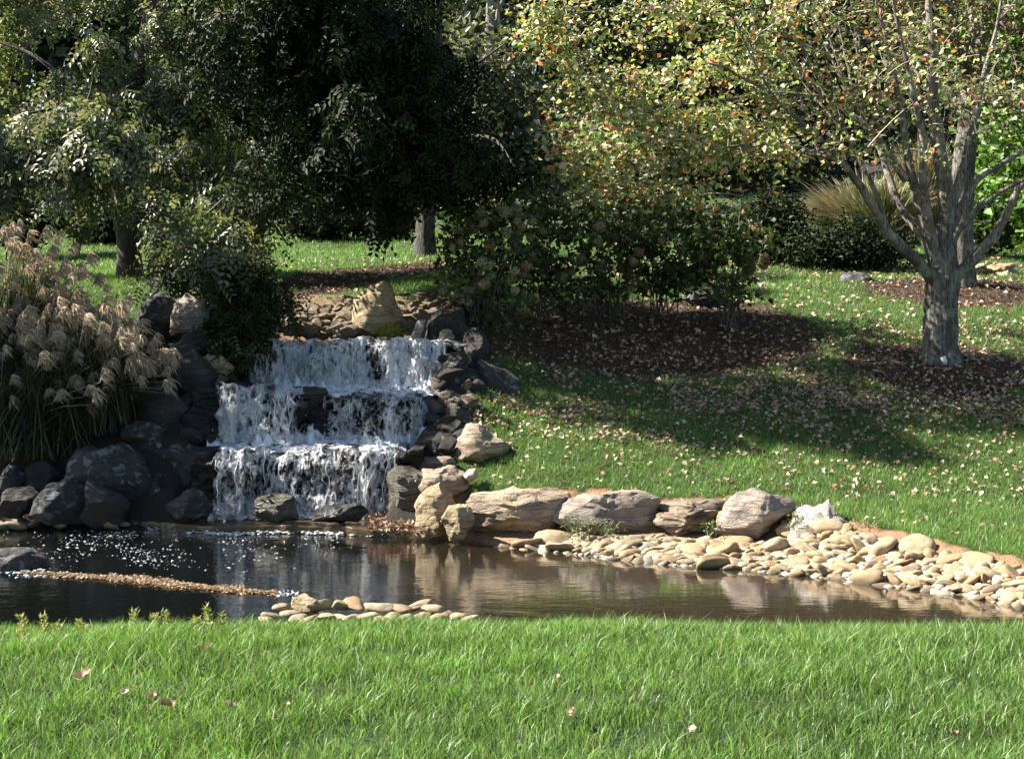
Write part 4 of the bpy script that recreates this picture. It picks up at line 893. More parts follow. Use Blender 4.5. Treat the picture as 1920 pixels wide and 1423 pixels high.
# single leaves lying in the foreground grass
for k, (u, v, s, lab) in enumerate([
 (158, 1295, 0.085, 'curled brown fallen leaf standing in the grass at the lower left'), (238, 1322, 0.05, 'small pinkish leaf in the grass right of the curled brown leaf'),
 (310, 1350, 0.07, 'pale folded leaf lying lowest in the left foreground grass'), (388, 1240, 0.06, 'upright dry leaf in the left grass below the leaf drift'), (430, 1350, 0.05, 'tiny buff leaf right of the pale folded leaf'),
 (540, 1350, 0.04, 'tiny pale leaf left of the centre foreground'), (745, 1180, 0.06, 'faded leaf near the grass crest below the near stones'), (1045, 1297, 0.05, 'cream leaf in the middle of the foreground grass'),
 (1077, 1365, 0.06, 'brown and cream leaf low in the centre grass'), (1300, 1400, 0.05, 'brown leaf at the bottom right of centre'), (1785, 1405, 0.05, 'small tan leaf at the lower right corner'), (285, 1332, 0.045, 'buff leaf between the pinkish and the folded leaf')]):
    p = G(u, v, 3.0, 9.0); mb = MB(); r = np.random.default_rng(k); s = s*0.8
    g_ = np.linspace(-1, 1, 9); A_, B_ = np.meshgrid(g_, g_); w_ = np.sqrt(np.clip(1-(A_*0.95)**2, 0, 1))*(0.62+0.12*np.sin(A_*9)); bx = A_*0.5*s; by = B_*w_*0.5*s; bz = (0.28*A_**2+0.35*B_**2*w_+0.08*np.sin(A_*5+k))*s
    V = np.stack([bx.ravel(), by.ravel(), bz.ravel()], 1); i = (np.arange(8)[:, None]*9+np.arange(8)[None, :]).ravel(); q = np.stack([i, i+1, i+10, i+9], 1)
    o = obj('fallen_leaf', tri_mesh('fallen_leaf', V, q, np.tile(DRY[k % 4]*r.uniform(0.9, 1.25), (81, 1)), True), M['dry'])
    o.location = (p[0], p[1], p[2]+0.055); o.rotation_euler = (r.uniform(0.3, 1.1), r.uniform(-0.5, 0.5), r.uniform(0, 6.28)); tag(o, lab, 'leaf', 'single fallen leaves in the foreground grass')

# ------------------------------------------------------------------ trees
def smooth_path(P, n):
    P = np.asarray(P, float); d = np.r_[0, np.cumsum(np.linalg.norm(np.diff(P, axis=0), axis=1))]; t = np.linspace(0, d[-1], n)
    Q = np.stack([np.interp(t, d, P[:, k]) for k in range(3)], 1)
    for _ in range(2): Q[1:-1] = 0.25*Q[:-2]+0.5*Q[1:-1]+0.25*Q[2:]
    return Q
LC = None
def ell_points(ells, n, shell=0.0, clump=0, csize=0.5):
    w = np.array([e[2] for e in ells], float); k = rng.choice(len(ells), n, p=w/w.sum()); c = np.array([e[0] for e in ells])[k]; R = np.array([e[1] for e in ells])[k]
    d = unit(rng.normal(size=(n, 3))); rad = rng.random(n)**(1/3.); rad = shell+(1-shell)*rad
    P = c+d*R*rad[:, None]
    global LC
    LC = c
    if clump:
        m = max(4, n//clump); sc = P[:m]; j = rng.integers(0, m, n); w_ = rng.uniform(0.7, 1.3, m)[j][:, None]
        P = sc[j]+unit(rng.normal(size=(n, 3)))*(rng.random((n, 1))**0.4)*w_*csize*np.array([1.2, 1.0, 0.8]); LC = sc[j]-np.array([0, 0, 0.5*csize])
    return P
LIT = []
for (u_, v_, Y_, r_0) in [(700, 580, 17.9, 0.42), (600, 590, 18.0, 0.4), (560, 600, 17.8, 0.35), (790, 575, 18.2, 0.4), (520, 660, 16.7, 0.32), (580, 660, 16.7, 0.32), (640, 660, 16.7, 0.32), (770, 670, 16.7, 0.32), (640, 545, 19.3, 0.35), (760, 540, 19.5, 0.35),
                         (560, 720, 16.3, 0.3), (760, 720, 16.3, 0.3), (350, 590, 16.3, 0.25), (620, 512, 22.5, 0.4), (700, 506, 23, 0.4), (590, 530, 20.5, 0.35), (570, 470, 27, 0.6), (650, 470, 27, 0.6), (720, 470, 27, 0.6), (170, 480, 24, 0.5), (560, 575, 18.6, 0.3), (820, 530, 20, 0.4), (180, 565, 18.5, 0.3), (1000, 740, 16.6, 0.34), (1130, 770, 16.2, 0.34), (1280, 720, 16.9, 0.34), (1420, 760, 16.4, 0.34), (1230, 790, 15.9, 0.34), (1360, 690, 17.3, 0.34), (1060, 690, 17.2, 0.34), (1500, 700, 17.1, 0.34), (60, 480, 15.5, 0.5), (130, 540, 15.4, 0.5), (230, 660, 15.2, 0.5), (280, 690, 15.1, 0.45), (100, 620, 15.3, 0.5), (40, 580, 15.4, 0.5)]: LIT.append((at(u_, v_, Y_), r_0))
def prune(P, lim=None):
    sv = np.array(SUN); k = np.ones(len(P), bool)
    for c, r_0 in LIT:
        d = P-c; t = d@sv; dist = np.linalg.norm(d-t[:, None]*sv, axis=1); k &= ~((t > 0.9) & (t < 9.0) & (dist < r_0*0.85))
    if lim is not None:
        c_, s_ = cos(PITCH), sin(PITCH); dy = P[:, 1]*c_-(P[:, 2]-ZC)*s_; up = P[:, 1]*s_+(P[:, 2]-ZC)*c_
        u = CX+F*P[:, 0]/dy; v = CY-F*up/dy; k &= v < np.interp(u, lim[0], lim[1])
    global LC
    LC = LC[k]; return P[k]
def grow_twigs(mb, skel, cents, rmax=0.02, C=(1, 1, 1), sides=3, droop=0.0, maxlen=9.0):
    S_ = [np.asarray(skel)]; SK = np.concatenate(S_)
    d0 = np.array([np.min(np.linalg.norm(SK-c, axis=1)) for c in cents]); order = np.argsort(d0)
    buf = np.zeros((len(SK)+len(cents)*3, 3)); buf[:len(SK)] = SK; m = len(SK)
    ends = []
    for i in order:
        c = cents[i]; dv = buf[:m]-c; dist = np.linalg.norm(dv, axis=1)+0.5*np.maximum(0, dv[:, 2])
        j = int(np.argmin(dist)); s = buf[j]; L = np.linalg.norm(c-s)
        if L > maxlen: continue
        mid = (s+c)/2+np.array([0, 0, 0.10*L])+rng.normal(0, 0.06*L, 3)
        t = np.linspace(0, 1, 5)[:, None]; P = (1-t)**2*s+2*t*(1-t)*mid+t**2*c
        r0 = min(rmax, 0.004+0.010*L); mb.tube(P, np.linspace(r0, 0.003, 5), sides, C)
        buf[m] = P[2]; buf[m+1] = P[3]; buf[m+2] = c; m += 3
    return buf[:m]
def bushy_leaves(mb, cents, per, rad, L, W, cols, p=None, squash=1.0, droop=0.0, ctr=None, outw=1.1):
    n = len(cents)*per; c = np.repeat(cents, per, axis=0)+rng.normal(0, rad, (n, 3))*np.array([1, 1, squash])
    ax = unit(rng.normal(size=(n, 3))*np.array([1, 1, 0.6])-np.array([0, 0, droop])); nr = unit(rng.normal(size=(n, 3))+np.array([0, 0, 0.9]))
    if ctr is not None: nr = unit(rng.normal(size=(n, 3))*0.75+outw*unit(c-np.repeat(ctr, per, axis=0))+np.array([0, 0, 0.35]))
    L_ = rng.uniform(L*0.7, L*1.25, n); tone = np.repeat(1+0.22*rng.normal(size=len(cents)), per)[:, None]
    mb.leaves(c, ax, nr, L_, L_*W, (pick(cols, n, p)*tone).clip(0.005, 0.9), 0.25)

# --- maple
mp = empty('maple_tree', maple_base); tag(mp, 'grey barked maple with thinning yellow and orange leaves at the right', 'tree')
MYb = maple_base[1]
def mpath(pts, dy0=0.0, dy1=0.0, n=18):
    m = len(pts); P = [at(u, v, MYb+dy0+(dy1-dy0)*(k/(m-1))**1.3) for k, (u, v) in enumerate(pts)]
    Q = smooth_path(P, n); Q[3:-1] += np.cumsum(rng.normal(0, 0.012, (n-4, 3)), axis=0)-np.linspace(0, 1, n-4)[:, None]*0; return Q
mb = MB()
tp = smooth_path([at(1764, 706, MYb), at(1763, 685, MYb), at(1762, 640, MYb), at(1764, 590, MYb), at(1766, 545, MYb), at(1768, 500, MYb), at(1772, 460, MYb), at(1775, 420, MYb)], 40)
tr_ = np.interp(np.linspace(0, 1, 40), [0, 0.09, 0.14, 0.22, 0.5, 0.64, 0.72, 0.85, 1], [0.42, 0.30, 0.245, 0.215, 0.195, 0.205, 0.195, 0.14, 0.12])
mb.tube(tp, tr_, 60, rough=0.10); mb.build('trunk', M['bark_maple'], mp, True)
LIMBS = [
 ([(1745, 520), (1735, 500), (1690, 465), (1665, 440), (1640, 390), (1610, 350), (1570, 300), (1500, 230), (1420, 160), (1330, 120)], 0.0, -1.2, 0.105, 0.02),
 ([(1668, 446), (1655, 400), (1635, 340), (1612, 300), (1590, 240), (1550, 150), (1500, 60)], 0, 0.6, 0.05, 0.015),
 ([(1755, 500), (1738, 450), (1715, 428), (1690, 395), (1670, 360), (1655, 320), (1640, 270), (1600, 190), (1560, 110), (1520, 20)], 0, 1.2, 0.085, 0.02),
 ([(1755, 500), (1742, 455), (1725, 400), (1712, 350), (1700, 300), (1692, 230), (1682, 160), (1660, 80), (1640, 0), (1620, -120)], 0, 0.3, 0.10, 0.02),
 ([(1758, 500), (1744, 440), (1738, 390), (1736, 330), (1738, 280), (1724, 210), (1705, 130), (1690, 60), (1670, -40), (1655, -160)], -0.1, -0.5, 0.09, 0.02),
 ([(1770, 480), (1774, 430), (1776, 380), (1770, 330), (1765, 280), (1756, 200), (1748, 100), (1742, 0), (1738, -150), (1730, -300)], 0.05, 0.2, 0.15, 0.03),
 ([(1782, 530), (1800, 510), (1820, 492), (1852, 458), (1882, 408), (1910, 350), (1960, 280), (2050, 180), (2140, 80)], 0, -0.6, 0.10, 0.03),
 ([(1782, 470), (1798, 420), (1830, 395), (1870, 365), (1920, 345), (2000, 310), (2100, 240)], -0.05, -1.0, 0.06, 0.02),
 ([(1780, 450), (1800, 390), (1826, 335), (1870, 308), (1920, 280), (2000, 220), (2100, 120)], 0.0, 0.9, 0.07, 0.02),
 ([(1782, 420), (1798, 320), (1820, 220), (1842, 130), (1870, 40), (1890, -80)], 0.1, 0.6, 0.08, 0.02),
 ([(1700, 340), (1632, 242), (1560, 182), (1500, 132), (1420, 80), (1320, 40), (1220, 20)], 0.1, 1.4, 0.07, 0.015),
 ([(1690, 465), (1640, 425), (1590, 412), (1545, 415)], 0, -0.3, 0.02, 0.005),
 ([(1570, 300), (1500, 280), (1420, 270), (1330, 280), (1240, 300), (1150, 330)], -0.7, -1.6, 0.035, 0.01),
 ([(1600, 190), (1480, 175), (1360, 190), (1240, 200), (1120, 220), (1030, 250)], 0.5, -0.8, 0.045, 0.01),
 ([(1560, 110), (1440, 60), (1300, 20), (1150, 10), (1020, 40)], 0.8, 0.2, 0.05, 0.01),
]
skel = [tp[25:]]
for (pp_, a, b, r0, r1) in LIMBS:
    P = mpath(pp_, a, b, 24); mb = MB(); mb.tube(P, 0.82*(r1*0.7+(r0-r1*0.7)*np.linspace(1, 0, 24)**1.5)*(1+0.07*rng.normal(size=24)), 10, rough=0.08); mb.build('limb', M['bark_limb'], mp, True); skel.append(P[6:])
for k in range(34):          # finer branches fanning out of the limbs
    Lb = skel[1+int(rng.integers(0, 11))]; i = int(rng.uniform(5, 15)); s0 = Lb[i]; tg_ = unit(Lb[min(i+2, len(Lb)-1)]-Lb[i-1]); dr_ = unit(tg_*0.8+rng.normal(0, 0.45, 3)+[0, 0, 0.45]); ln_ = rng.uniform(0.9, 2.0); t = np.linspace(0, 1, 12)[:, None]
    Q = s0+dr_*ln_*t+np.array([0, 0, 0.25])*ln_*t**2+np.cumsum(rng.normal(0, 0.012, (12, 3)), axis=0)*t; mb = MB(); mb.tube(Q, np.linspace(rng.uniform(0.010, 0.022), 0.005, 12), 6); mb.build('branch', M['bark_limb'], mp, True); skel.append(Q[2:])
px2m = MYb/F
def pe(u, v, dy, ru, rv, ry, w): return (at(u, v, MYb+dy), np.array([ru*px2m, ry, rv*px2m]), w)
mells = [pe(1230, 130, 0, 250, 180, 1.5, 1.5), pe(1170, 290, -0.5, 160, 90, 1.1, 0.55), pe(1420, 300, -0.6, 190, 90, 1.2, 0.6), pe(1080, 130, 0.1, 120, 150, 1.0, 0.4), pe(1120, 350, -0.6, 90, 40, 0.5, 0.12), pe(1340, 395, -0.8, 80, 30, 0.5, 0.13),
         pe(1640, 140, 0, 280, 190, 2.2, 0.75), pe(1480, 120, 0.2, 220, 170, 1.8, 0.8), pe(1500, -150, 0, 560, 190, 2.6, 1.9), pe(1850, 180, 0, 190, 150, 2.0, 0.45), pe(1640, 300, -0.6, 130, 40, 0.9, 0.16), pe(2050, 50, 0, 250, 250, 2.4, 0.7)]
cents = ell_points(mells, 1900, 0, 14, 0.40)
_l = LIT; LIT = []; cents = prune(cents, ([900, 1000, 1090, 1180, 1300, 1420, 1470, 1520, 1700, 1800, 1920, 2300], [260, 290, 360, 380, 400, 385, 330, 295, 300, 330, 300, 300])); LIT = _l
tw = MB(); sk = grow_twigs(tw, np.concatenate(skel), cents, 0.022); tw.build('twigs', M['twig'], mp)['kind'] = 'stuff'
lv = MB()
MC = [(0.37, 0.43, 0.17), (0.27, 0.38, 0.15), (0.50, 0.50, 0.27), (0.45, 0.38, 0.27), (0.10, 0.15, 0.045), (0.62, 0.27, 0.07), (0.60, 0.26, 0.20), (0.62, 0.58, 0.48)]
cu = cents[:, 0]*F/cents[:, 1]+CX
kl = cu < 1480
bushy_leaves(lv, cents[kl], 12, 0.12, 0.085, 0.7, MC, [0.21, 0.27, 0.09, 0.13, 0.14, 0.05, 0.035, 0.075], 0.7, 0, LC[kl])
bushy_leaves(lv, cents[~kl], 6, 0.14, 0.078, 0.7, MC, [0.15, 0.21, 0.06, 0.26, 0.12, 0.06, 0.05, 0.09], 0.7, 0, LC[~kl])
lv.build('crown', M['maple_leaf'], mp)['kind'] = 'stuff'

def make_tree(name, label, base, trunk, r0, ells, ncl, per, rad, L, W, cols, bark, twigm, p=None, limbs=6, droop=0.0, leafm='leaf', group=None, squash=0.8, rt=0.35):
    t = empty(name, base); tag(t, label, 'tree', group)
    P = smooth_path(trunk, 30); mb = MB(); mb.tube(P, r0*np.interp(np.linspace(0, 1, 30), [0, .06, .15, 1], [1.5, 1.15, 1, rt]), 16, rough=0.06); mb.build('trunk', bark, t, True)
    sk = [P[10:]]
    for k in range(limbs):
        e = ells[k % len(ells)]; tgt = e[0]+unit(rng.normal(size=3))*e[1]*0.5; s = P[int(rng.uniform(9, 27))]
        mid = (s+tgt)/2+np.array([0, 0, 0.12*np.linalg.norm(tgt-s)]); tt_ = np.linspace(0, 1, 16)[:, None]
        Q = (1-tt_)**2*s+2*tt_*(1-tt_)*mid+tt_**2*tgt+np.cumsum(rng.normal(0, 0.02, (16, 3)), axis=0)
        mb = MB(); mb.tube(Q, np.linspace(r0*0.42, 0.018, 16), 8, rough=0.05); mb.build('limb', bark, t, True); sk.append(Q[4:])
    cents = ell_points(ells, ncl, 0.25, 22, 0.85)
    tw = MB(); grow_twigs(tw, np.concatenate(sk), cents, 0.025); tw.build('twigs', twigm, t)['kind'] = 'stuff'
    lv = MB(); bushy_leaves(lv, cents, per, rad, L, W, cols, p, squash, droop, LC); lv.build('crown', M[leafm], t)['kind'] = 'stuff'
    return t, cents

def pinnate(mb, cents, fronds, flen, pairs, L, W, cols, p=None, hang=0.9, spread=0.18, ctr=None):
    n = len(cents)*fronds; c = np.repeat(cents, fronds, axis=0)+rng.normal(0, spread, (n, 3))
    d = unit(rng.normal(size=(n, 3))*np.array([1, 1, 0.5])-np.array([0, 0, hang])); fl_ = rng.uniform(0.7, 1.25, n)*flen
    ref = rng.normal(size=(n, 3))+np.array([0, 0, 1.5])
    if ctr is not None: ref = rng.normal(size=(n, 3))*0.5+1.3*unit(c-np.repeat(ctr, fronds, axis=0))
    side = unit(np.cross(d, unit(ref))); nrm = np.cross(side, d)
    base = pick(cols, n, p, 0.25)*np.repeat(1+0.2*rng.normal(size=len(cents)), fronds)[:, None]
    for k in range(pairs):
        t = (k+0.5)/pairs
        for s in (-1, 1):
            cc = c+d*(fl_*t)[:, None]+side*(s*L*0.42)+np.array([0, 0, -0.10])*(t**2)*fl_[:, None]
            ax = side*s+d*0.5+np.array([0, 0, -0.25])
            mb.leaves(cc, ax, nrm+rng.normal(0, 0.35, (n, 3)), L*rng.uniform(0.75, 1.2, n), L*W, base.clip(0.004, 0.9), 0.15)

# --- left tree with drooping pinnate leaves
GD = [(0.09, 0.115, 0.055), (0.13, 0.155, 0.085), (0.05, 0.07, 0.03), (0.20, 0.205, 0.135), (0.28, 0.265, 0.195)]
def E(u, v, Y, ru, rv, ry, w): return (at(u, v, Y), np.array([ru*Y/F, ry, rv*Y/F]), w)
lb_ = G(243, 520, 14); LY = lb_[1]
lt_ = empty('weeping_tree', lb_); tag(lt_, 'dark trunked tree with drooping feathery leaves above the plume grass', 'tree')
P = smooth_path([lb_-[0, 0, .1], at(243, 480, LY), at(238, 420, LY), at(225, 380, LY), at(230, 300, LY), at(250, 180, LY), at(280, 40, LY), at(300, -150, LY)], 36)
mb = MB(); mb.tube(P, np.interp(np.linspace(0, 1, 36), [0, .05, .2, 1], [0.25, 0.19, 0.165, 0.07]), 18, rough=0.08); mb.build('trunk', M['bark_dark'], lt_, True)
skel = [P[10:]]
for pts_, a, b, r0 in [([(225, 390), (180, 350), (120, 345), (40, 350), (-60, 330)], 0, -0.8, 0.07), ([(228, 370), (260, 330), (330, 320), (420, 380), (470, 460), (490, 560)], 0, -2.4, 0.07), ([(228, 345), (120, 300), (0, 270), (-180, 240), (-380, 230)], 0, -3.6, 0.07), ([(235, 300), (330, 240), (450, 200), (560, 190), (640, 230)], 0, -1.0, 0.07),
                     ([(240, 260), (150, 170), (60, 100), (-60, 60)], 0, 0.8, 0.06), ([(250, 200), (350, 110), (480, 60), (600, 40)], 0, 0.6, 0.06), ([(228, 340), (200, 240), (120, 200), (20, 220)], 0, -1.5, 0.05), ([(230, 360), (300, 380), (380, 450), (420, 540), (430, 620)], 0, -3.0, 0.05),
                     ([(250, 330), (340, 300), (420, 330), (500, 400), (540, 460)], 0, -1.4, 0.05), ([(480, 130), (540, 100), (620, 85), (700, 80)], -0.4, -1.2, 0.035)]:
    m = len(pts_); Q = smooth_path([at(u, v, LY+a+(b-a)*k/(m-1)) for k, (u, v) in enumerate(pts_)], 20); mb = MB(); mb.tube(Q, np.linspace(r0, 0.015, 20), 8, rough=0.06); mb.build('limb', M['bark_dark'], lt_, True); skel.append(Q[3:])
lells = [E(50, 330, 16.4, 150, 55, 0.6, 0.5), E(190, 290, 16.2, 110, 60, 0.6, 0.4), E(-420, 300, 15.4, 190, 110, 1.1, 0.9), E(-330, 190, 15.8, 170, 110, 1.2, 0.8), E(380, 420, 17.2, 90, 70, 0.5, 0.5), E(440, 480, 16.9, 60, 50, 0.4, 0.3), E(170, 220, LY, 150, 130, 1.4, 0.8), E(330, 200, LY-0.3, 220, 170, 1.7, 1.4), E(300, 340, LY-1.0, 180, 90, 1.0, 0.7), E(80, 330, LY-0.6, 140, 70, 1.0, 0.45), E(440, 440, LY-1.8, 90, 90, 0.6, 0.45), E(420, 560, LY-2.8, 55, 75, 0.4, 0.28), E(455, 620, LY-3.0, 35, 50, 0.3, 0.14),  # the two lobes farthest left are unseen, added to shade the left bank
         E(340, 470, LY-1.2, 90, 70, 0.6, 0.35), E(540, 330, LY-1.0, 70, 110, 0.8, 0.3), E(250, -120, LY, 420, 190, 2.4, 1.8), E(-160, 300, LY, 110, 150, 1.4, 0.4), E(500, 120, LY, 120, 150, 1.2, 0.5)]
cents = prune(ell_points(lells, 3600, 0, 26, 0.42), ([-300, 130, 215, 275, 300, 350, 440, 480, 520, 560, 620], [395, 395, 375, 375, 500, 545, 560, 540, 450, 415, 400]))
tw = MB(); grow_twigs(tw, np.concatenate(skel), cents, 0.018); tw.build('twigs', M['twig_dark'], lt_)['kind'] = 'stuff'
lv = MB(); pinnate(lv, cents, 4, 0.30, 4, 0.092, 0.52, GD, [0.27, 0.25, 0.16, 0.2, 0.12], spread=0.10, ctr=LC); lv.build('crown', M['leaf'], lt_)['kind'] = 'stuff'

# --- centre tree, deep in shade
cb_ = G(796, 478, 16, 32); cY = cb_[1]
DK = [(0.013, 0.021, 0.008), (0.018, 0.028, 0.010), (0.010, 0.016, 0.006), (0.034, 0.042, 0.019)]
ct = empty('shade_tree', cb_); tag(ct, 'dark shaded tree with a straight trunk behind the waterfall', 'tree')
P = smooth_path([cb_-[0, 0, .1], at(797, 440, cY), at(800, 380, cY), at(805, 300, cY), at(812, 180, cY), at(820, 40, cY), at(830, -150, cY)], 32)
mb = MB(); mb.tube(P, np.interp(np.linspace(0, 1, 32), [0, .05, .15, 1], [0.28, 0.20, 0.165, 0.07]), 16, rough=0.08); mb.build('trunk', M['bark_dark'], ct, True)
skel = [P[9:]]
for pts_, a, b, r0 in [([(802, 330), (740, 260), (660, 230), (560, 250), (500, 330)], 0, -5, 0.07), ([(804, 300), (870, 250), (930, 260), (970, 320)], 0, -4.5, 0.06), ([(808, 240), (720, 160), (620, 120), (520, 110)], 0, -4, 0.06), ([(812, 200), (880, 130), (950, 80)], 0, 0.5, 0.05), ([(802, 340), (760, 330), (690, 360), (620, 420)], 0, -5, 0.05), ([(815, 120), (740, 40), (650, -40)], 0, 0, 0.05), ([(700, 335), (670, 315), (640, 285), (600, 270)], -1.6, -2.6, 0.03)]:
    m = len(pts_); Q = smooth_path([at(u, v, cY+a+(b-a)*k/(m-1)) for k, (u, v) in enumerate(pts_)], 20); mb = MB(); mb.tube(Q, np.linspace(r0, 0.015, 20), 8, rough=0.06); mb.build('limb', M['bark_dark'], ct, True); skel.append(Q[3:])
nY = 17.3; cells = [E(690, 200, nY, 220, 160, 1.8, 1.5), E(800, 300, nY+0.5, 110, 90, 1.2, 0.7), E(620, 340, nY-0.2, 150, 90, 1.0, 0.8), E(700, 395, nY+0.3, 90, 55, 0.8, 0.35), E(650, -60, nY, 300, 180, 1.8, 1.3), E(560, 420, nY-0.6, 60, 60, 0.6, 0.22), E(722, 450, nY, 22, 40, 0.25, 0.07), E(480, 200, nY+1, 120, 160, 1.4, 0.6), E(900, 345, nY+0.5, 70, 40, 0.6, 0.15)]
cells += [E(640, 140, 16.6, 310, 200, 0.9, 0.55), E(690, 170, 16.5, 200, 120, 0.6, 1.0), E(770, 270, 16.7, 110, 60, 0.5, 0.45), E(560, 90, 16.6, 150, 110, 0.6, 0.7), E(620, 290, 16.9, 120, 70, 0.5, 0.5), E(700, 190, 19.3, 230, 150, 1.0, 1.4), E(560, 260, 19.2, 150, 110, 0.9, 0.7), E(790, 240, 19.4, 100, 100, 0.9, 0.6), E(700, 20, 19.3, 260, 120, 1.2, 0.9)]
cents = prune(ell_points(cells, 4400, 0, 34, 0.46), ([400, 560, 705, 712, 735, 740, 830, 960], [385, 378, 365, 425, 425, 365, 355, 335]))
uu_ = cents[:, 0]*F/cents[:, 1]+CX; vv_ = CY-F*math.tan(PITCH)-F*(cents[:, 2]-ZC)/cents[:, 1]; k = ~((uu_ > 835+0.0*vv_) & (vv_ < 285) & (rng.random(len(uu_)) < 0.9)); cents, LC = cents[k], LC[k]
tw = MB(); grow_twigs(tw, np.concatenate(skel), cents, 0.02); tw.build('twigs', M['twig_dark'], ct)['kind'] = 'stuff'
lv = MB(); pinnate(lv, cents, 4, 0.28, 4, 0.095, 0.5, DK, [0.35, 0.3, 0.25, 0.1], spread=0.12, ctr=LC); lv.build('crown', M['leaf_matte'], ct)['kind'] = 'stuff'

# --- second tree behind the maple
t2 = tree2_base; Y2 = t2[1]
make_tree('grey_tree', 'grey trunked tree standing on mulch just behind the maple', t2, [t2-[0, 0, .1], at(1800, 500, Y2), at(1800, 420, Y2), at(1806, 320, Y2), at(1822, 180, Y2), at(1845, 20, Y2), at(1870, -200, Y2)], 0.20,
          [E(1800, 60, Y2, 220, 150, 2, 1), E(1700, -60, Y2, 250, 150, 2, 1), E(1960, 120, Y2, 150, 160, 2, 0.7)], 420, 16, 0.22, 0.10, 0.6, [(0.10, 0.12, 0.04), (0.14, 0.14, 0.06), (0.17, 0.12, 0.07)], M['bark_maple'], M['twig'], limbs=7)

# --- background trees
BG = [
 ('bright olive leaved tree filling the upper left corner', 40, 45, [(90, 110, 220, 180, 1.2), (-80, 250, 200, 160, .8), (150, 300, 130, 90, .4), (60, -140, 260, 170, 1)], [(0.16, 0.21, 0.07), (0.20, 0.24, 0.10), (0.11, 0.15, 0.05), (0.28, 0.26, 0.14)], 900),
 ('dark green tree behind the drooping crown', 430, 47, [(430, 150, 240, 190, 1.2), (380, 320, 220, 90, .6), (430, -120, 300, 190, 1)], [(0.035, 0.055, 0.02), (0.05, 0.07, 0.025), (0.08, 0.10, 0.04)], 800),
 ('greyish green tree with pale branches right of the shade tree', 905, 34, [(900, 160, 150, 180, 1.3), (960, 290, 120, 70, .5), (880, -120, 210, 190, 1)], [(0.10, 0.12, 0.065), (0.14, 0.155, 0.095), (0.06, 0.075, 0.038), (0.22, 0.21, 0.15)], 900),
 ('deep green tree behind the shade tree crown', 660, 48, [(660, 180, 220, 200, 1.3), (640, 340, 240, 80, .6), (680, -120, 300, 200, 1)], [(0.03, 0.05, 0.018), (0.045, 0.065, 0.022)], 700),
 ('olive tree behind the yellow side of the maple', 1170, 43, [(1170, 150, 210, 180, 1.3), (1180, 310, 180, 70, .5), (1160, -140, 270, 190, 1)], [(0.045, 0.06, 0.022), (0.07, 0.08, 0.03), (0.03, 0.04, 0.015)], 800),
 ('brownish tree behind the middle of the maple crown', 1440, 45, [(1430, 130, 220, 170, 1.3), (1420, 270, 190, 60, .5), (1440, -150, 280, 190, 1)], [(0.07, 0.065, 0.035), (0.10, 0.09, 0.055), (0.04, 0.045, 0.02), (0.17, 0.15, 0.11)], 750),
 ('pale brown tree behind the bare limbs of the maple', 1690, 46, [(1690, 90, 220, 150, 1.3), (1650, 200, 180, 50, .5), (1690, -150, 260, 180, 1)], [(0.12, 0.10, 0.07), (0.17, 0.14, 0.10), (0.08, 0.08, 0.04), (0.22, 0.2, 0.18)], 700),
 ('bright green tree at the right photo edge', 1960, 28, [(1960, 330, 85, 110, 1.4), (1985, 180, 100, 130, .8), (2060, 60, 170, 210, .9)], [(0.10, 0.19, 0.035), (0.13, 0.23, 0.05), (0.07, 0.14, 0.03)], 650),
]
for (lab, u, Y, els, cols, ncl) in BG:
    x = at(u, 500, Y)[0]; b = np.array([x, Y, float(ground_h(np.array([x]), np.array([Y]))[0])])
    ells = [E(a, c, Y+rng.uniform(-.6, .6), ru*1.05, rv*1.05, 2.2, w) for (a, c, ru, rv, w) in els]
    make_tree('background_tree', lab, b, [b-[0, 0, .2], b+[0.05, 0, 1.2], b+[0.1, 0, 2.6], at(u+10, 150, Y), at(u+20, -150, Y)], 0.19, ells, ncl, 17, 0.42, 0.22, 0.6, cols, M['bark_pale'] if 'pale' in lab else M['bark_dark'], M['twig'] if 'pale' in lab else M['twig_dark'], limbs=7, group='trees in the background')

# far wood closing the view
n = 60000; x = rng.uniform(-42, 42, n); y = rng.uniform(58, 70, n); z = ground_h(x, y)+rng.random(n)**0.8*18
k = n2(x, z, 0.30, 4.0)+0.95 > rng.random(n)*0.8-0.1; x, y, z = x[k], y[k], z[k]; n = len(x)
lv = MB(); lv.leaves(np.stack([x, y, z], 1), rng.normal(size=(n, 3)), rng.normal(size=(n, 3))+[0, -0.3, .8], rng.uniform(0.6, 1.1, n), rng.uniform(0.4, 0.75, n), pick([(0.02, 0.03, 0.012), (0.03, 0.04, 0.016), (0.045, 0.045, 0.022)], n), 0.25)
tag(lv.build('far_wood', M['leaf']), 'dark far wood closing the view behind the garden', 'wood', kind='stuff')

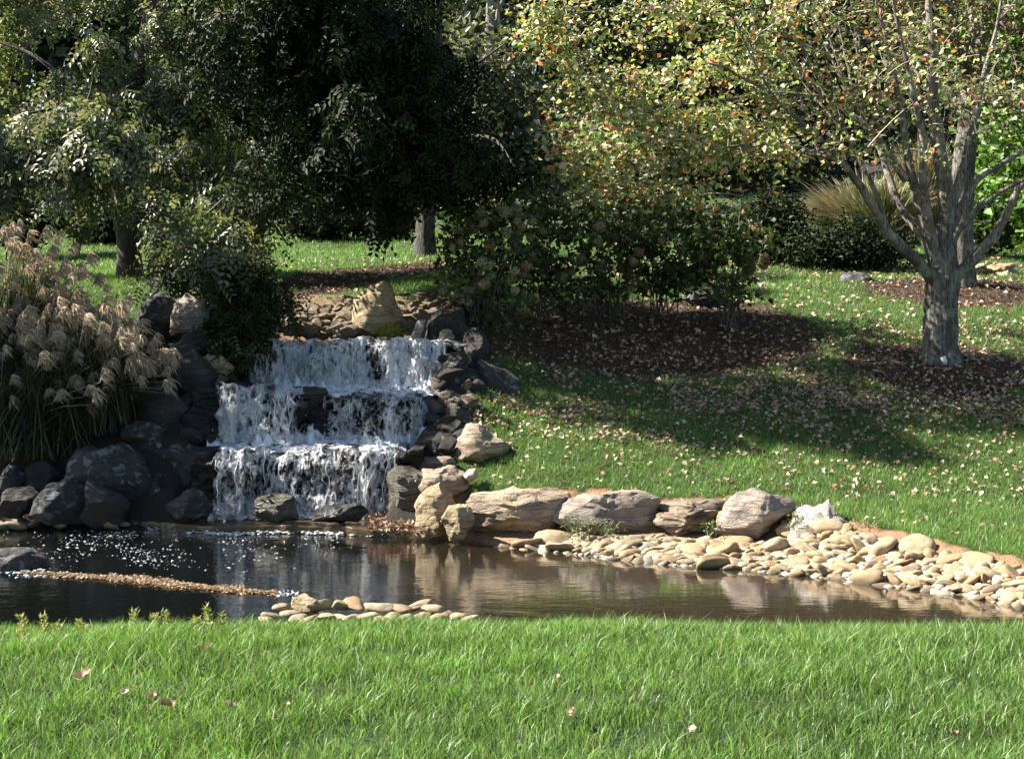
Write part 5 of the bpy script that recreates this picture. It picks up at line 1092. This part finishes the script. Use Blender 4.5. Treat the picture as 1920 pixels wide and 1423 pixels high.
# --- shrubs
def shrub(name, label, u, v, Y, ru, rv, rd, ncl, per, L, W, cols, group=None, leafm='leaf', rad=0.10):
    c = at(u, v, Y); zg = float(ground_h(c[:1], np.array([Y]))[0]); base = np.array([c[0], Y, zg])
    s = empty(name, base); tag(s, label, 'shrub', group)
    R = np.array([ru*Y/F, rd, rv*Y/F]); d = unit(rng.normal(size=(ncl, 3))); cents = c+d*R*(rng.random(ncl)**0.45)[:, None]; cents = cents[cents[:, 2] > zg+0.05]
    tw = MB()
    for k in range(9):
        tgt = cents[rng.integers(len(cents))]; tw.tube(smooth_path([base+rng.normal(0, .06, 3)*[1, 1, 0]-[0, 0, .03], base*0.5+tgt*0.5+[0, 0, .1], tgt], 8), np.linspace(0.018, 0.006, 8), 5)
    tw.build('stems', M['twig_dark'], s, True)
    lv = MB(); bushy_leaves(lv, cents, per, rad, L, W, cols, ctr=np.repeat(c[None]-[0, 0, .2], len(cents), 0)); lv.build('foliage', M['leaf_matte' if cols is DK else leafm], s)['kind'] = 'stuff'
    return s, cents, base
shrub('shrub', 'round bright green shrub beside the shade tree trunk', 852, 375, 28, 34, 55, 0.5, 140, 20, 0.10, 0.6, [(0.06, 0.13, 0.025), (0.04, 0.09, 0.02)])
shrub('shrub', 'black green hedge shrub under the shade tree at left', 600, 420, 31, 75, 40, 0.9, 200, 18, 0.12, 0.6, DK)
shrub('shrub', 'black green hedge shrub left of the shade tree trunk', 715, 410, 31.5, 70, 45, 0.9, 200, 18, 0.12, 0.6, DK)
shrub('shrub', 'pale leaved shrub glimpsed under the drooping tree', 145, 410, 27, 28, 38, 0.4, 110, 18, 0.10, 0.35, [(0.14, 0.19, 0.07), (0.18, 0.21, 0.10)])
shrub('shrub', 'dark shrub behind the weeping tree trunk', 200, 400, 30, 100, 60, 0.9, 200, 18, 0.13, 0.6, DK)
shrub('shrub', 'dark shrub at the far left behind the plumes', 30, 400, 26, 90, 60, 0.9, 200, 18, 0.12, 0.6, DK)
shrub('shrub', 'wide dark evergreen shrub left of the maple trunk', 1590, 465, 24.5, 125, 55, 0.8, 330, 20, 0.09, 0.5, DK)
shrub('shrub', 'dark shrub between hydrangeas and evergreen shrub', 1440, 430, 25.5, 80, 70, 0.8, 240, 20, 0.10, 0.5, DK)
shrub('shrub', 'dark shrub right of the maple trunk', 1855, 420, 26.5, 45, 50, 0.6, 150, 18, 0.10, 0.6, [(0.04, 0.07, 0.02), (0.06, 0.10, 0.03)])
shrub('shrub', 'olive shrub above the hydrangea tops', 1190, 385, 23.5, 130, 45, 0.8, 200, 18, 0.09, 0.55, [(0.06, 0.075, 0.03), (0.09, 0.10, 0.045), (0.05, 0.06, 0.025)])
shrub('shrub', 'tan and green shrub left above the hydrangeas', 915, 385, 26, 45, 40, 0.5, 110, 18, 0.11, 0.55, [(0.16, 0.16, 0.06), (0.24, 0.18, 0.09), (0.10, 0.13, 0.04)])

# --- hydrangeas
def flower_mesh(seed):
    r = np.random.default_rng(seed); mb = MB(); n = 150; i = np.arange(n)+0.5; ph = np.arccos(1-2*i/n); tt_ = pi*(1+5**.5)*i
    d = np.stack([np.cos(tt_)*np.sin(ph), np.sin(tt_)*np.sin(ph), np.cos(ph)], 1); d = unit(d+r.normal(0, .12, (n, 3)))
    c = d*np.array([0.085, 0.085, 0.09])*r.uniform(0.86, 1.08, (n, 1))
    mb.leaves(c, np.cross(d, unit(r.normal(size=(n, 3)))), d+r.normal(0, .35, (n, 3)), 0.042, 0.036, np.ones((n, 3))*r.uniform(0.75, 1.15, (n, 1)), 0.2)
    V, T = ICO[2]; mb.add(V*0.07, T, (0.5, 0.5, 0.42)); return mb.mesh('flower_head')
def flower_mat(name, c):
    m, nt, out = new_mat(name); a = N(nt, 'ShaderNodeVertexColor', layer_name='Col').outputs[0]; oi = N(nt, 'ShaderNodeObjectInfo')
    col = mixc(nt, oi.outputs['Random'], c[0], c[1]); p = N(nt, 'ShaderNodeBsdfPrincipled'); nt.links.new(mixc(nt, 1.0, col, a, 'MULTIPLY'), p.inputs['Base Color']); p.inputs['Roughness'].default_value = 0.8
    nt.links.new(p.outputs[0], out.inputs[0]); return m
fm = [flower_mat('green_tan_petals', ((0.26, 0.27, 0.15), (0.36, 0.34, 0.21))), flower_mat('brown_petals', ((0.26, 0.18, 0.10), (0.36, 0.24, 0.13)))]
heads = []
for v_ in range(2):
    hs_ = []
    for k in range(3):
        me = flower_mesh(900+k+10*v_); me.materials.append(fm[v_]); hs_.append(me)
    heads.append(hs_)
HYD = [('dense hydrangea full of greenish heads at the left end beside the falls', (900, 610), 19.0, [(880, 500, 60, 75), (950, 460, 70, 70), (930, 560, 55, 40), (870, 430, 45, 40)], 60, 0),
       ('tall hydrangea second from the left with thin dark stems', (1010, 600), 19.6, [(1030, 450, 75, 75), (1000, 520, 60, 50), (1060, 400, 60, 40)], 20, 0),
       ('hydrangea in the middle of the shaded bed', (1140, 600), 19.8, [(1140, 440, 85, 75), (1110, 510, 60, 40), (1180, 510, 50, 35)], 15, 0),
       ('hydrangea with tan brown heads right of the middle', (1240, 598), 19.9, [(1250, 440, 80, 70), (1230, 510, 60, 35)], 13, 1),
       ('open leafy hydrangea at the right end with a few tan heads', (1368, 612), 19.3, [(1360, 450, 70, 60), (1420, 470, 35, 50), (1370, 520, 60, 25)], 12, 1)]
HL = [(0.05, 0.08, 0.022), (0.07, 0.10, 0.03), (0.09, 0.11, 0.045), (0.04, 0.06, 0.02)]
for (lab, (bu, bv), Y, bl, nh, var) in HYD:
    base = G(bu, bv, 15, 24); Y = base[1]; hy = empty('hydrangea', base); tag(hy, lab, 'hydrangea', 'hydrangeas in the shaded bed')
    ells = [E(u, v, Y, ru, rv, 0.55, ru*rv) for u, v, ru, rv in bl]; cents = ell_points(ells, 105, 0.1, 7, 0.26); sm = MB()
    stems = []
    for k in range(13):
        tgt = cents[rng.integers(len(cents))]; s = base+np.array([rng.normal(0, .12), rng.normal(0, .12), -0.04]); Q = smooth_path([s, s*0.6+tgt*0.4+[0, 0, 0.25], tgt], 12); sm.tube(Q, np.linspace(0.013, 0.005, 12), 5); stems.append(Q[3:])
    grow_twigs(sm, np.concatenate(stems), cents, 0.008); sm.build('stems', M['twig_dark'], hy, True)
    lv = MB(); bushy_leaves(lv, cents, 10, 0.12, 0.11, 0.6, HL, None, 0.9, 0.4); lv.build('foliage', M['leaf'], hy)['kind'] = 'stuff'
    hc = ell_points(ells, nh, 0.75); hc[:, 1] -= 0.15*rng.random(nh)
    for c in hc:
        o = bpy.data.objects.new('flower_head', random.choice(heads[var if rng.random() < 0.85 else 1-var])); COL.objects.link(o); o.parent = hy
        o.location = [float(q) for q in c-base]; s = rng.uniform(0.55, 1.05); o.scale = (s*rng.uniform(0.85, 1.1), s, s*rng.uniform(0.8, 1.05)); o.rotation_euler = rng.uniform(-0.6, 0.6, 3)

# --- plume grasses on the left bank
def plume_mesh(seed):
    r = np.random.default_rng(seed); mb = MB(); Lp = 0.26
    for k in range(46):
        t0 = r.uniform(0, 0.55); a = r.uniform(0, 2*pi); L = Lp*r.uniform(0.55, 1.0)*(1-0.4*t0); s = np.array([0, 0, t0*Lp]); out = np.array([cos(a), sin(a), 0])*r.uniform(0.25, 0.6)+np.array([0.8, 0, 0])
        t = np.linspace(0, 1, 6)[:, None]; P = s+np.array([0, 0, 1.0])*L*(t-0.95*t**2.2)+out*L*0.75*t**1.5+r.normal(0, .003, (6, 3)); w = 0.0075*np.sin(np.linspace(0.5, 3.0, 6))[:, None]
        sd__ = unit(np.cross(np.gradient(P, axis=0), r.normal(size=3))); V = np.concatenate([P-sd__*w, P+sd__*w]); T = []
        for q in range(5): T += [[q, q+1, q+7], [q, q+7, q+6]]
        mb.add(V, T, np.array([0.58, 0.49, 0.38])*r.uniform(0.7, 1.15))
    m = mb.mesh('plume'); m.materials.append(M['plume']); return m
plumes = [plume_mesh(k) for k in range(6)]
PG = [('tall plume grass with tan feathery heads at the far left', (40, 800), 15.6, [(60, 470, 70, 45), (115, 530, 70, 50), (40, 545, 60, 50), (130, 590, 60, 45), (30, 630, 50, 60)], 140, 1.2),
      ('plume grass with curled tan heads arching right toward the falls', (150, 800), 15.2, [(180, 600, 60, 50), (230, 660, 60, 50), (270, 690, 40, 40), (150, 660, 60, 40), (100, 620, 60, 50), (285, 720, 30, 40), (60, 640, 50, 40)], 140, 1.3),
      ('plume grass added past the left edge to shade the left rocks', (-110, 800), 15.3, [(-60, 480, 80, 60), (-110, 560, 80, 70), (-40, 620, 60, 60), (-120, 700, 60, 60)], 60, 0.9),  # added clump, nearly all out of view, casting shade on the left rocks
      ('low dark plume grass with grey green blades above the left rocks', (40, 850), 14.9, [(60, 680, 80, 40), (30, 740, 60, 40), (130, 740, 50, 50), (160, 780, 30, 40), (120, 690, 70, 40), (190, 730, 40, 40)], 44, 0.8)]
for gi, (lab, (bu, bv), Y, bl, npl, lean) in enumerate(PG):
    c = at(bu, bv, Y); zg = float(ground_h(c[:1], np.array([Y]))[0]); base = np.array([c[0], Y, zg]); g = empty('plume_grass', base); tag(g, lab, 'grass plant', 'plume grasses on the left bank')
    ells = [E(u, v, Y-0.1, ru, rv, 0.45, ru*rv) for u, v, ru, rv in bl]; bd_ = MB(); hp = ell_points(ells, npl, 0.0)
    nb = 1500; tips = np.concatenate([ell_points(ells, nb//2, 0), base+np.stack([rng.normal(0, .55, nb//2), rng.normal(-0.1, .4, nb//2), rng.uniform(0.4, 1.1, nb//2)], 1)]); nb = len(tips)
    root = base+np.stack([rng.normal(0, .28, nb), rng.normal(0, .22, nb), np.full(nb, -0.03)], 1); t = np.linspace(0, 1, 7)
    mid = root*0.55+tips*0.45+np.stack([rng.normal(0, .05, nb), rng.normal(0, .05, nb), rng.uniform(0.25, 0.6, nb)], 1)
    P = ((1-t)**2)[None, :, None]*root[:, None]+(2*t*(1-t))[None, :, None]*mid[:, None]+(t**2)[None, :, None]*tips[:, None]
    P[:, :, 2] -= (0.25*np.maximum(0, t-0.6)**1.5*4)[None, :]*rng.random(nb)[:, None]*0.5
    a = rng.uniform(0, pi, nb); wv = np.stack([np.cos(a), np.sin(a), 0*a], 1)[:, None, :]*(0.006*np.array([0.8, 1, 1, 1, .8, .5, .08]))[None, :, None]
    V = np.concatenate([P-wv, P+wv], 1).reshape(-1, 3); i = np.arange(nb)[:, None]*14; T = np.concatenate([np.concatenate([i+np.array([[q, q+1, q+8]]), i+np.array([[q, q+8, q+7]])]) for q in range(6)])
    bd_.add(V, T, np.repeat(pick([(0.035, 0.05, 0.02), (0.05, 0.062, 0.028), (0.10, 0.095, 0.055), (0.022, 0.034, 0.013)], nb), 14, axis=0)); bd_.build('blades', M['grass'], g)['kind'] = 'stuff'
    st = MB()
    for c in hp:
        s = base+np.array([rng.normal(0, .2), rng.normal(0, .15), 0]); Q = smooth_path([s, s*0.5+c*0.5+[0, 0, 0.25], c], 8); st.tube(Q, np.linspace(0.005, 0.003, 8), 4)
        o = bpy.data.objects.new('plume', random.choice(plumes)); COL.objects.link(o); o.parent = g; o.location = [float(q) for q in c-base]; sc_ = rng.uniform(0.6, 1.05); o.scale = (sc_,)*3
        o.rotation_euler = (rng.normal(0, .25), rng.uniform(0.1, 0.6)*lean, rng.normal(0, .7))
    st.build('stalks', M['twig'], g)

# --- ornamental grass mound behind the maple
def grass_mound(label, u, v, Y, ru, rv, cols, n=2600):
    c = at(u, v, Y); zg = float(ground_h(c[:1], np.array([Y]))[0]); base = np.array([c[0], Y, zg]); R = ru*Y/F; Hh = rv*Y/F
    g = empty('ornamental_grass', base); tag(g, label, 'grass plant')
    ang = rng.uniform(0, 2*pi, n); rad = R*np.sqrt(rng.random(n)); tips = base+np.stack([np.cos(ang)*rad, np.sin(ang)*rad*0.7, Hh*(0.45+0.75*np.sqrt(np.clip(1-(rad/R)**2, 0, 1)))*rng.uniform(0.7, 1.1, n)], 1)
    tips = tips+rng.normal(0, 0.16, (n, 3)); root = base+(tips-base)*np.array([0.25, 0.25, 0.0]); t = np.linspace(0, 1, 6); mid = root*0.5+tips*0.5+np.array([0, 0, 0.45*Hh])
    P = ((1-t)**2)[None, :, None]*root[:, None]+(2*t*(1-t))[None, :, None]*mid[:, None]+(t**2)[None, :, None]*tips[:, None]
    a = rng.uniform(0, pi, n); wv = np.stack([np.cos(a), np.sin(a), 0*a], 1)[:, None, :]*(0.012*np.array([0.8, 1, 1, .9, .6, .1]))[None, :, None]
    V = np.concatenate([P-wv, P+wv], 1).reshape(-1, 3); i = np.arange(n)[:, None]*12; T = np.concatenate([np.concatenate([i+np.array([[q, q+1, q+7]]), i+np.array([[q, q+7, q+6]])]) for q in range(5)])
    mb = MB(); mb.add(V, T, np.repeat(pick(cols, n), 12, axis=0)); mb.build('blades', M['dry'], g)['kind'] = 'stuff'
grass_mound('green and straw ornamental grass mound behind the maple limbs', 1650, 430, 26.5, 75, 110, [(0.20, 0.22, 0.09), (0.30, 0.27, 0.14), (0.14, 0.18, 0.06)])
grass_mound('broad tan dry grass mound behind the green one', 1625, 400, 30, 160, 88, [(0.34, 0.30, 0.20), (0.42, 0.37, 0.26), (0.22, 0.22, 0.12)], 4200)
grass_mound('tan dry grass mound close behind the maple trunk', 1725, 400, 31.5, 90, 140, [(0.34, 0.30, 0.20), (0.42, 0.37, 0.26), (0.22, 0.22, 0.12)], 3600)

# --- blue building glimpsed behind the maple
sx = at(1735, 300, 38); zg = float(ground_h(sx[:1], np.array([38.0]))[0]); sb = np.array([sx[0], 38.0, zg]); sh_ = empty('shed', sb); tag(sh_, 'blue boarded shed glimpsed between the maple limbs', 'shed')
def box(x0, x1, y0, y1, z0, z1):
    V = np.array([[x, y, z] for x in (x0, x1) for y in (y0, y1) for z in (z0, z1)]); T = [[0, 1, 3], [0, 3, 2], [4, 6, 7], [4, 7, 5], [0, 4, 5], [0, 5, 1], [2, 3, 7], [2, 7, 6], [0, 2, 6], [0, 6, 4], [1, 5, 7], [1, 7, 3]]; return V, T
blue = plain_mat('blue_boards', (0.16, 0.24, 0.42), 0.6, 0.15, 6); roofm = plain_mat('brown_roof', (0.018, 0.015, 0.013), 1.0)
mb = MB(); mb.add(*box(sb[0]-1.2, sb[0]+1.2, 38.0, 40.4, zg-0.3, zg+1.45)); mb.build('wall', blue, sh_)
pm_ = None
for k in range(5):
    mb = MB(); mb.add(*box(sb[0]-1.2, sb[0]+1.2, 37.965, 37.998, zg+0.02+k*0.285, zg+0.28+k*0.285)); mb.build('plank', blue, sh_)
mb = MB(); mb.add(np.array([[sb[0]-1.4, 37.7, zg+1.42], [sb[0]+1.4, 37.7, zg+1.42], [sb[0]+1.4, 39.2, zg+1.75], [sb[0]-1.4, 39.2, zg+1.75], [sb[0]-1.4, 40.7, zg+1.42], [sb[0]+1.4, 40.7, zg+1.42]]), [[0, 1, 2], [0, 2, 3], [3, 2, 5], [3, 5, 4], [0, 3, 4], [1, 5, 2]]); mb.build('roof', roofm, sh_)

# --- weeds under the boulders, sprigs on the near crest
def weed(label, u, v, Y, w, hgt, n=90, name='weed', L=0.035, cols=((0.08, 0.13, 0.03), (0.12, 0.17, 0.05)), group='weeds along the bank'):
    c = at(u, v, Y); base = c.copy(); g = empty(name, base); tag(g, label, 'weed', group); mb = MB(); sm = MB()
    for k in range(8):
        tip = base+np.array([rng.normal(0, w*0.5), rng.normal(0, 0.05), hgt*rng.uniform(0.5, 1)]); sm.tube(smooth_path([base+[rng.normal(0, w*0.4), 0, -0.02], base*.5+tip*.5, tip], 5), 0.0025, 4)
    sm.build('stems', M['twig'], g); m_ = n; cts = base+np.stack([rng.normal(0, w*0.45, m_), rng.normal(0, 0.05, m_), hgt*rng.random(m_)], 1)
    mb.leaves(cts, rng.normal(size=(m_, 3)), rng.normal(size=(m_, 3))+[0, 0, .6], rng.uniform(L*.7, L*1.2, m_), L*0.45, pick(cols, m_), 0.2); mb.build('foliage', M['leaf'], g)['kind'] = 'stuff'
weed('leafy green weeds under the long grey brown boulder', 1085, 1000, 13.1, 0.2, 0.16, 150); weed('green weeds right of the first tuft under the long boulder', 1140, 1002, 13.05, 0.12, 0.13, 90)
weed('grey green weed at the foot of the layered ledge', 1335, 1000, 12.95, 0.10, 0.12, 70); weed('small weed between triangular and white boulders', 1492, 985, 12.75, 0.08, 0.14, 60)
weed('yellow green grass tuft beside the triangular boulder top', 1368, 950, 13.4, 0.08, 0.15, 80, cols=((0.25, 0.26, 0.07), (0.18, 0.2, 0.05))); weed('dry yellow weed right of the white boulder', 1622, 1000, 12.5, 0.16, 0.12, 110, cols=((0.28, 0.24, 0.09), (0.22, 0.21, 0.07)))
SPR = [(30, 1190, 'at the left photo edge'), (48, 1172, 'tallest at the far left'), (80, 1186, 'second tall one from the left'), (128, 1190, 'short, right of the tall pair'), (165, 1175, 'tall, fifth from the left'), (220, 1185, 'below the leaf drift'), (252, 1182, 'short one below the leaf drift'), (295, 1180, 'left of the pale clump'), (322, 1172, 'beside the pale clump'), (370, 1176, 'leftmost of the pale clump'), (395, 1172, 'middle of the pale clump'), (418, 1172, 'right end of the pale clump')]
for (u, v, w_) in SPR:
    p = at(u+rng.normal(0, 6), v, 6.4+0.3*rng.random()); zg = float(ground_h(p[:1], p[1:2])[0]); base = np.array([p[0], p[1], zg]); g = empty('weed_sprig', base); tag(g, 'yellow green weed sprig on the grass crest, '+w_, 'weed', 'weed sprigs along the near crest')
    top = at(u+rng.normal(0, 10), v-rng.uniform(8, 52), p[1]+rng.normal(0, .03)); sm = MB(); Q = smooth_path([base, (base+top)/2+rng.normal(0, .004, 3), top], 8); sm.tube(Q, np.linspace(0.002, 0.001, 8), 4); sm.build('stem', M['twig'], g)
    m_ = 80; tt_ = rng.uniform(0.2, 1, m_); cts = base+(top-base)*tt_[:, None]+rng.normal(0, 0.006, (m_, 3)); a = rng.uniform(0, 2*pi, m_)
    mb = MB(); mb.leaves(cts+np.stack([np.cos(a), np.sin(a), 0.4+0*a], 1)*0.012, np.stack([np.cos(a), np.sin(a), 0.9+0*a], 1), rng.normal(size=(m_, 3)), rng.uniform(0.02, 0.04, m_), 0.0065, pick([(0.28, 0.31, 0.09), (0.40, 0.38, 0.16)], m_), 0.1); mb.build('foliage', M['grass'], g)['kind'] = 'stuff'

# --- spotlight at the maple foot
sp = G(1770, 694, 13); g = empty('garden_spotlight', sp); tag(g, 'small white garden spotlight on a spike at the maple foot', 'lamp')
mb = MB(); mb.tube(np.array([sp+[0, 0, -.02], sp+[0, 0, .05], sp+[0, 0, .08]]), 0.008, 8); mb.build('spike', plain_mat('lamp_black', (0.02, 0.02, 0.02), 0.5), g, True)
mb = MB(); mb.tube(np.array([sp+[-.02, .0, .16], sp+[-.017, 0, .158], sp+[0.0, -.01, .11], sp+[0.012, -.015, .07], sp+[.014, -.015, .068]]), [0.004, 0.034, 0.034, 0.024, 0.002], 14); mb.build('lamp_head', plain_mat('lamp_white', (0.7, 0.7, 0.7), 0.35, 0.05), g, True)

# --- drooping foliage hanging over the left end of the falls
hb = np.array([*at(400, 560, 16.9)[:2], 0.0]); hb[2] = float(ground_h(hb[:1], hb[1:2])[0]); ws = empty('weeping_shrub', hb); tag(ws, 'dark weeping shrub hanging over the left end of the top fall', 'shrub')
ells = [E(350, 505, 17.4, 70, 32, 0.3, 0.4), E(425, 630, 16.2, 28, 30, 0.2, 0.2), E(445, 540, 16.7, 60, 60, 0.35, 1), E(450, 610, 16.45, 55, 55, 0.3, 0.9), E(420, 660, 16.2, 40, 35, 0.25, 0.4), E(490, 570, 16.7, 40, 35, 0.3, 0.35)]; cents = ell_points(ells, 340)
sm = MB(); sk_ = []
for k in range(12):
    tgt = cents[rng.integers(len(cents))]; Q = smooth_path([hb-[0, 0, .05], hb*0.5+tgt*0.5+[0, 0, 0.5], tgt], 10); sm.tube(Q, np.linspace(0.016, 0.005, 10), 5); sk_.append(Q[3:])
grow_twigs(sm, np.concatenate(sk_), cents, 0.008); sm.build('stems', M['twig_dark'], ws)
lv = MB(); pinnate(lv, cents, 5, 0.24, 5, 0.07, 0.45, [(0.022, 0.034, 0.013), (0.034, 0.046, 0.019), (0.08, 0.09, 0.05)], [0.55, 0.35, 0.10], 1.3, 0.12); lv.build('foliage', M['leaf_matte'], ws)['kind'] = 'stuff'
